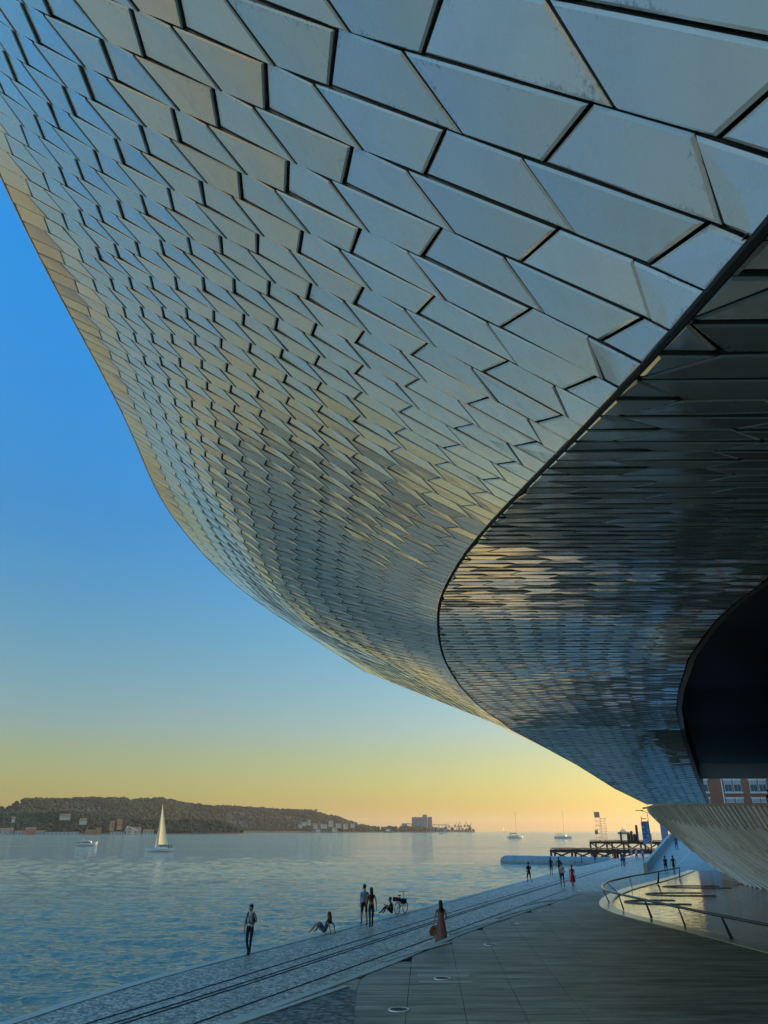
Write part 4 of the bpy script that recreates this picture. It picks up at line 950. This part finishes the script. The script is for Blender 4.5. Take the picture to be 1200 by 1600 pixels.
b = MB(); b.box(-1.55, .15, -.1, -.04, 6.9, 8.6); b.build('panel', M['tower_metal'], tw)
b = MB(); b.box(-1.9, -.9, -.1, -.04, 1.9, 3.2); b.build('panel', M['tower_metal'], tw)
tw.scale = (.78, .78, .78)
# vertical banners with the four-letter sign
def banner(px, Y, z0, z1, w, label, text):
    p = pt(px, 1300, Y); o = empty('banner_sign', (p.x, Y, 0), label, 'banner', 'blue banners near the jetty')
    b = MB(); b.box(-w/2, w/2, -.05, .05, z0, z1); b.build('cloth', M['banner'], o)
    b = MB(); b.tube([(w/2+.08, 0, 0), (w/2+.08, 0, z1+.2)], .07, 6); b.build('pole', M['rail'], o)
    if text:
        c = bpy.data.curves.new('lettering', 'FONT'); c.body = text; c.size = w*1.15; c.extrude = .004; c.align_x = 'CENTER'; c.align_y = 'CENTER'
        t = bpy.data.objects.new('lettering_curve', c); COL.objects.link(t); me = bpy.data.meshes.new_from_object(t.evaluated_get(bpy.context.evaluated_depsgraph_get())); bpy.data.objects.remove(t); me.materials.clear(); me.materials.append(M['banner_ink']); t = link('lettering', me); t.parent = o; t.location = (0, -.056, z1-(z1-z0)*.28); t.rotation_euler = (math.pi/2, math.radians(-90), 0)
banner(1008.5, 150, 1.9, 5.75, 1.25, 'blue vertical banner with dark lettering, left of the two near the jetty', 'MAAT')
banner(1037.5, 150, 2.2, 5.7, 1.15, 'plain blue vertical banner partly behind the pale wall prow', '')
lp = empty('street_lamp', (46.2, 140, 0), 'tall thin street lamp with one flat arm reaching left, behind the prow', 'street lamp')
b = MB(); b.tube([(0, 0, 0), (0, 0, 7.1)], [.1, .05], 8); b.tube([(0, 0, 7.05), (-1.1, 0, 7.4)], .045, 6); b.build('post', M['rail'], lp)
b = MB(); b.box(-2.0, -.7, -.15, .15, 7.36, 7.48); b.build('lamp_head', M['rail'], lp)
sc_ = empty('kick_scooter', (27.0, 113.5, 0), 'dark parked scooter at the quay edge in front of the low jetty', 'scooter')
b = MB(); b.tube([(-.45, 0, .12), (.40, 0, .14), (.55, 0, 1.1)], .04, 6); b.tube([(.5, -.28, 1.1), (.5, .28, 1.1)], .03, 6); b.build('frame', M['rail'], sc_)
for x in (-.5, .5): b = MB(); b.tube([(x+.14*math.cos(t), 0, .15+.14*math.sin(t)) for t in [k*math.pi/6 for k in range(12)]], .035, 5, closed=True); b.build('wheel', M['rail'], sc_)
# ---------------------------------------------------------------- far bank
from mathutils import noise as MN
def hill(name, prof, Y0, Y1, depth, m, seed, rough=.08):
    """prof: (px, py of the skyline); ground rises from the shore (Y0) to a ridge and goes on behind."""
    b = MB(); rows = []; n = 150; pxs = [prof[0][0]+(prof[-1][0]-prof[0][0])*i/n for i in range(n+1)]; top = {}
    for j in range(15):
        t = j/14; r = []
        for px in pxs:
            f = (px-pxs[0])/(pxs[-1]-pxs[0]); Ys = Y0+(Y1-Y0)*f; Y = Ys+depth*t*1.5
            py = float(np.interp(px, [p[0] for p in prof], [p[1] for p in prof])); Yr = Ys+depth
            hh = (1298-py)*Yr/1374+4.2-water_z
            g = math.sin(min(1, t*1.5)*math.pi/2)**1.4 if t*1.5 <= 1 else 1-.25*(t*1.5-1)
            p = pt(px, 1298, Y); nz = MN.noise(Vector((p.x*.012+seed, Y*.012, 0)))*rough+MN.noise(Vector((p.x*.004+seed, Y*.006, 3)))*rough*2
            z = water_z-.5+hh*max(0, g*(1+nz*(1-abs(2*min(1, t*1.5)-1)**4)))
            r.append((p.x, Y, z))
        rows.append(r)
    b.smooth = True; b.grid(rows); o = b.build(name, m); tag(o, kind='structure'); return rows
M['hillside'] = None
def hill_mat():
    m = mat('hillside', (.05, .06, .03), .95); n = NB(m); v = n.coords((1, 1, 1))
    c = n.ramp(n.noise(v, .018, 6, .65), [(.35, (.030, .040, .016)), (.5, (.05, .055, .024)), (.62, (.05, .055, .024)), (.75, (.10, .085, .045))])
    n.set('Base Color', c); return m
M['hillside'] = hill_mat()
M['tree'] = noisy('far_foliage', (.006, .024, .010), (.014, .046, .020), .02, .95)
M['tree2'] = noisy('far_foliage_dry', (.026, .042, .016), (.05, .06, .022), .02, .95)
back = hill('far_hill', [(-260, 1285), (-120, 1272), (0, 1266), (30, 1252), (100, 1252), (190, 1250), (250, 1251), (290, 1260), (380, 1265), (430, 1268), (490, 1271), (530, 1281), (560, 1292), (590, 1297.5)], 1250, 2400, 420, M['hillside'], 1.5)
front = hill('near_hill', [(-260, 1290), (-60, 1284), (0, 1275), (60, 1274), (110, 1271), (150, 1277), (200, 1284), (260, 1286), (300, 1282), (345, 1285), (378, 1296), (384, 1300)], 1120, 1400, 110, M['hillside'], 8.2, .12)
spit = hill('far_spit', [(520, 1298.5), (545, 1294), (600, 1296), (650, 1296), (700, 1296.2), (742, 1297.6)], 2250, 2700, 60, M['hillside'], 4.4, .1)
# woods: one lumpy mass of small crowns over the slopes
RT = random.Random(12); clump = MB()
def crown(b, x, y, z, r, k=1.0, trunk=False):
    v = []; ph = RT.random()*6
    rings = ((-.55, .55), (.0, 1.0), (.55, .78))
    pts = [(x, y, z-r*.7*k)]
    for zz, rr in rings:
        for q in range(6):
            w = q*math.pi/3+ph+zz; j = r*rr*RT.uniform(.75, 1.2); pts.append((x+j*math.cos(w), y+j*math.sin(w), z+zz*r*k*RT.uniform(.85, 1.2)))
    pts.append((x, y, z+r*k*RT.uniform(.85, 1.1)))
    fs = [(0, 1+(q+1) % 6, 1+q) for q in range(6)]
    for i in range(2):
        for q in range(6): fs.append((1+i*6+q, 1+i*6+(q+1) % 6, 7+i*6+(q+1) % 6, 7+i*6+q))
    fs += [(13+q, 13+(q+1) % 6, 19) for q in range(6)]
    b.add(pts, fs, 0 if RT.random() < .72 else 1)
def scatter(rows, n, rmin, rmax, lo=0, hi=10, f0=0, f1=1):
    for _ in range(n):
        j = RT.uniform(lo, hi); i = RT.uniform(f0, f1)*(len(rows[0])-2); a = int(i); c = int(j)
        p = Vector(rows[c][a]).lerp(Vector(rows[c][a+1]), i-a); q = Vector(rows[c+1][a]).lerp(Vector(rows[c+1][a+1]), i-a); p = p.lerp(q, j-c)
        if p.z < water_z+2: continue
        if MN.noise(Vector((p.x*.006, p.y*.006, 9))) < -.16 and RT.random() < .8: continue
        r = RT.uniform(rmin, rmax); crown(clump, p.x, p.y, p.z+r*.55, r)
scatter(back, 13000, 1.8, 5.2, 1, 9.4, .22, 1); scatter(back, 1100, 3.5, 8, 8.6, 9.6, .22, 1); scatter(front, 7000, 1.3, 3.6, .6, 9.6, .30, 1); scatter(spit, 350, 3, 7, 1, 9.5)
tag(clump.build('hillside_wood', [M['tree'], M['tree2']]), kind='stuff')
for px, py in ((470, 1268), (478, 1266), (486, 1267), (494, 1266), (300, 1258), (64, 1248), (40, 1249), (408, 1263), (548, 1284)):
    Y = 1250+1150*(px+260)/850+420; p = pt(px, py, Y); g = pt(px, py+8, Y)
    o = empty('umbrella_pine', (p.x, Y, g.z), {470: 'umbrella pine on the far skyline, first of a row of four', 478: 'umbrella pine on the far skyline, second of a row of four', 486: 'umbrella pine on the far skyline, third of a row of four', 494: 'umbrella pine on the far skyline, last of a row of four', 300: 'pine on the far skyline just right of the white sail', 64: 'pine on the far skyline, left hilltop, right one of a pair', 40: 'pine on the far skyline, left hilltop, left one of a pair', 408: 'lone pine on the middle of the falling far skyline', 548: 'last pine low at the end of the far hill'}[px], 'tree', 'pines on the far skyline')
    b = MB(); b.tube([(0, 0, -3), (.5, 0, p.z-g.z)], [.7, .4], 6); b.build('trunk', M['timber'], o)
    b = MB()
    for _ in range(5): crown(b, RT.uniform(-4, 4), RT.uniform(-3, 3), p.z-g.z+1+RT.uniform(-.8, 1.2), RT.uniform(3, 4.5), .5)
    b.build('crown', [M['tree'], M['tree2']], o)
M['wall_cream'] = noisy('cream_render', (.50, .42, .30), (.62, .53, .40), .05, .9)
M['wall_white'] = noisy('white_render', (.46, .43, .36), (.58, .54, .46), .05, .9)
M['wall_orange'] = noisy('ochre_render', (.50, .22, .10), (.58, .28, .13), .05, .9)
M['tiles'] = noisy('clay_roof', (.30, .13, .08), (.38, .18, .11), .1, .9)
M['silo'] = noisy('silo_concrete', (.20, .22, .23), (.26, .28, .29), .02, .9)
def house(px, py, Y, w, h, d, wall, label, cat='building', gable=True, roofm='tiles', name='far_house', group=None, rows=1, cols=3, rot=.45):
    """stands with its foot at the measured bearing and height (py = foot line), Y metres out."""
    p = pt(px, py, Y); o = empty(name, (p.x, Y, p.z), label, cat, group, rot)
    b = MB(); b.box(-w/2, w/2, 0, d, -4, h); b.build('wall', M[wall], o)
    b = MB()
    if gable: b.add([(-w/2-.4, -.4, h+.01), (w/2+.4, -.4, h+.01), (w/2+.4, d+.4, h+.01), (-w/2-.4, d+.4, h+.01), (-w/2-.4, d/2, h+d*.3), (w/2+.4, d/2, h+d*.3)], [(0, 1, 5, 4), (2, 3, 4, 5), (0, 4, 3), (1, 2, 5), (3, 2, 1, 0)])
    else: b.box(-w/2-.3, w/2+.3, -.3, d+.3, h+.01, h+.7)
    b.build('roof', M[roofm], o)
    for r in range(rows):
        for c in range(cols):
            x = -w/2+w*(c+.5)/cols; z = h*(r+.35)/rows; b = MB(); ww, wh = min(1.6, w/cols*.5), min(2.0, h/rows*.5)
            b.box(x-ww/2, x+ww/2, -.12, -.01, z, z+wh); b.build('window', M['window'], o)
    return o
def quay_row():
    house(8, 1304, 1150, 20, 6, 9, 'wall_cream', 'long low cream shed at the far waterline, leftmost', name='far_shed')
    house(30, 1305, 1150, 13, 4, 8, 'wall_white', 'low white shed at the far waterline, second from the left', name='far_shed')
    house(47, 1304, 1160, 14, 7, 9, 'wall_orange', 'small ochre building at the far waterline left of the long white quay wall')
    house(62, 1305, 1155, 12, 4, 8, 'wall_white', 'little white boathouse just left of the long white quay wall')
    house(97, 1304.5, 1150, 44, 3.2, 7, 'wall_white', 'long low white quay shed on the far shore above the motor boat', gable=False, roofm='wall_white', cols=8, name='far_shed')
    house(143, 1304, 1150, 15, 5.5, 9, 'wall_orange', 'ochre warehouse with a low wing on the far shore', gable=False, roofm='wall_cream', cols=4)
    house(154, 1304, 1152, 6, 9, 8, 'wall_orange', 'taller ochre block at the right end of the ochre warehouse', gable=False, roofm='tiles', cols=1, rows=2)
    house(182, 1303.5, 1170, 16, 2.6, 6, 'wall_white', 'low white quay shed right of the ochre buildings', gable=False, roofm='wall_white')
    house(209, 1304, 1150, 19, 7, 10, 'wall_cream', 'cream gabled building with a slanted gantry on the far shore', cols=4)
    house(232, 1303.5, 1160, 14, 4, 8, 'wall_white', 'small white shed right of the cream gabled building', cols=3, name='far_shed')
    house(175, 1294, 1190, 5.5, 8, 5, 'wall_orange', 'ruined brick tower house, left one of two on the far slope', gable=True, cols=1, rows=2)
    house(187, 1292, 1200, 6.5, 9, 5, 'wall_orange', 'ruined brick tower house, right one of two on the far slope', gable=True, cols=2, rows=2)
    house(102, 1277, 1240, 15, 3.2, 7, 'wall_cream', 'cream house with clay roof high on the far hill', cols=5)
    house(130, 1284, 1230, 10, 3.2, 7, 'wall_cream', 'cream house lower on the far hill, right of the highest one', cols=3)
    house(21, 1281, 1240, 5, 3, 6, 'wall_white', 'small white house on the far hill near the left edge', cols=2)
    for i, (px, py, Y, w, h) in enumerate(((366, 1287, 1900, 15, 7), (374, 1286, 1950, 9, 12), (360, 1290, 1880, 10, 6), (384, 1292, 1900, 12, 8), (397, 1291, 1950, 20, 9), (408, 1288, 1980, 14, 13), (420, 1290, 2000, 18, 9), (431, 1292, 2000, 13, 11), (442, 1290, 2050, 12, 10), (414, 1296, 1900, 16, 7), (388, 1297, 1860, 12, 6))):
        house(px-0+ (110 if px < 450 else 0), py+1, Y+200, w*.72, h*.72, 8, 'wall_white' if i % 3 else 'wall_cream', ('left', 'taller, second', 'lowest-left', 'fourth', 'long', 'tallest', 'second long', 'tall eighth', 'rightmost tall', 'low waterside', 'small waterside')[i]+' white house of the hillside village near the far headland', group='white village houses on the far hill', cols=3, rows=2 if h > 8 else 1, gable=bool(i % 2))
quay_row()
g_ = pt(203, 1304, 1148); b = MB(); b.tube([(-9, 0, 1), (-5, 0, 11), (9, 0, 6)], .5, 5); b.tube([(-5, 0, 11), (-5, 0, 0)], .4, 5); b.tube([(3, 0, 8.2), (3, 0, 0)], .3, 5)
o = b.build('slanted_gantry', M['white']); o.location = g_; tag(o, 'white slanted loading gantry beside the cream gabled building on the far shore', 'gantry')
# grain silos and the port beyond the headland
def silo_block(px0, px1, py, Y, label, cells):
    p0, p1 = pt(px0, 1298, Y), pt(px1, 1298, Y); h = (1298-py)*Y/1374; w = p1.x-p0.x
    o = empty('grain_silo', (p0.x, Y, water_z+.5), label, 'silo', 'grain silos'); r = w/cells/2
    for i in range(cells):
        b = MB(); b.smooth = True; b.tube([(r+2*r*i, 0, 0), (r+2*r*i, 0, h+5)], r*1.0, 12); b.build('cell', M['silo'], o, False)
    b = MB(); b.box(-.5, w+.5, -r*.7, 18, 0, h+3); b.build('body', M['silo'], o)
    return o
silo_block(644, 666, 1277, 2600, 'biggest grey block of grain silos on the far headland', 6)
silo_block(661, 667.5, 1273, 2640, 'narrow lift tower at the right end of the big grey silo block', 1)
silo_block(669, 675, 1276.5, 2620, 'slim grey silo pair right of the big block', 2)
silo_block(628, 635.5, 1287, 2580, 'small grey silo standing left of the big block', 2)
def conveyor(pxa, pya, pxb, pyb, Y, label):
    a, c = pt(pxa, pya, Y), pt(pxb, pyb, Y); o = empty('conveyor_bridge', (a.x, Y, water_z), label, 'conveyor'); d = c-a
    b = MB(); b.tube([(0, 0, a.z-water_z), (d.x, 0, c.z-water_z)], 1.4, 4); b.build('gallery', M['silo'], o)
    for k in range(6):
        t = (k+.5)/6; b = MB(); b.tube([(d.x*t, 0, 0), (d.x*t, 0, (a.z+(c.z-a.z)*t)-water_z)], .8, 4); b.build('leg', M['silo'], o)
conveyor(635, 1286, 646, 1288, 2590, 'thin conveyor bridge between the small silo and the big block')
conveyor(664, 1288.5, 700, 1289, 2560, 'upper conveyor gallery running right from the silos')
conveyor(664, 1293, 696, 1294, 2550, 'lower conveyor gallery running right from the silos')
for i, (px, py) in enumerate(((684, 1291), (697, 1288), (702, 1287), (711, 1285), (716, 1285.5), (720, 1286), (726, 1285), (731, 1285), (734, 1286), (739, 1294))):
    p = pt(px, py, 2500+i*9); o = empty('port_crane', (p.x, p.y, water_z+1), 'grey dock crane on the far headland, '+('first beside the silos', 'second', 'third', 'fourth', 'fifth', 'sixth', 'seventh', 'eighth', 'ninth', 'small last one at the very tip')[i]+(' counting from the silos' if 0 < i < 9 else ''), 'crane', 'dock cranes at the far headland')
    H_ = p.z-water_z; w = 5
    b = MB()
    for x in (-w, w): b.tube([(x, 0, 0), (x*.5, 0, H_*.6)], .8, 4)
    b.tube([(0, 0, H_*.5), (0, 0, H_*.75)], 1.6, 5); b.build('portal', M['silo'], o)
    b = MB(); b.tube([(0, 0, H_*.6), (RW.choice((-1, 1))*6, 0, H_*1.05)], .7, 4); b.build('jib', M['silo'], o)
    b = MB(); b.box(-3, 3, 0, 5, H_*.5, H_*.68); b.build('cab', M['silo'], o)

# ---------------------------------------------------------------- evening haze
hz = MB(); hz.box(-9400, 9400, -700, 12500, -6, 165); hz = hz.build('haze', [])
hm = bpy.data.materials.new('haze'); hm.use_nodes = True; hm.node_tree.nodes.clear()
pv = hm.node_tree.nodes.new('ShaderNodeVolumePrincipled'); ho = hm.node_tree.nodes.new('ShaderNodeOutputMaterial')
pv.inputs['Color'].default_value = (.92, .88, .80, 1); pv.inputs['Density'].default_value = .00005; pv.inputs['Anisotropy'].default_value = .35
hm.node_tree.links.new(pv.outputs[0], ho.inputs['Volume']); hz.data.materials.append(hm); tag(hz, kind='stuff')
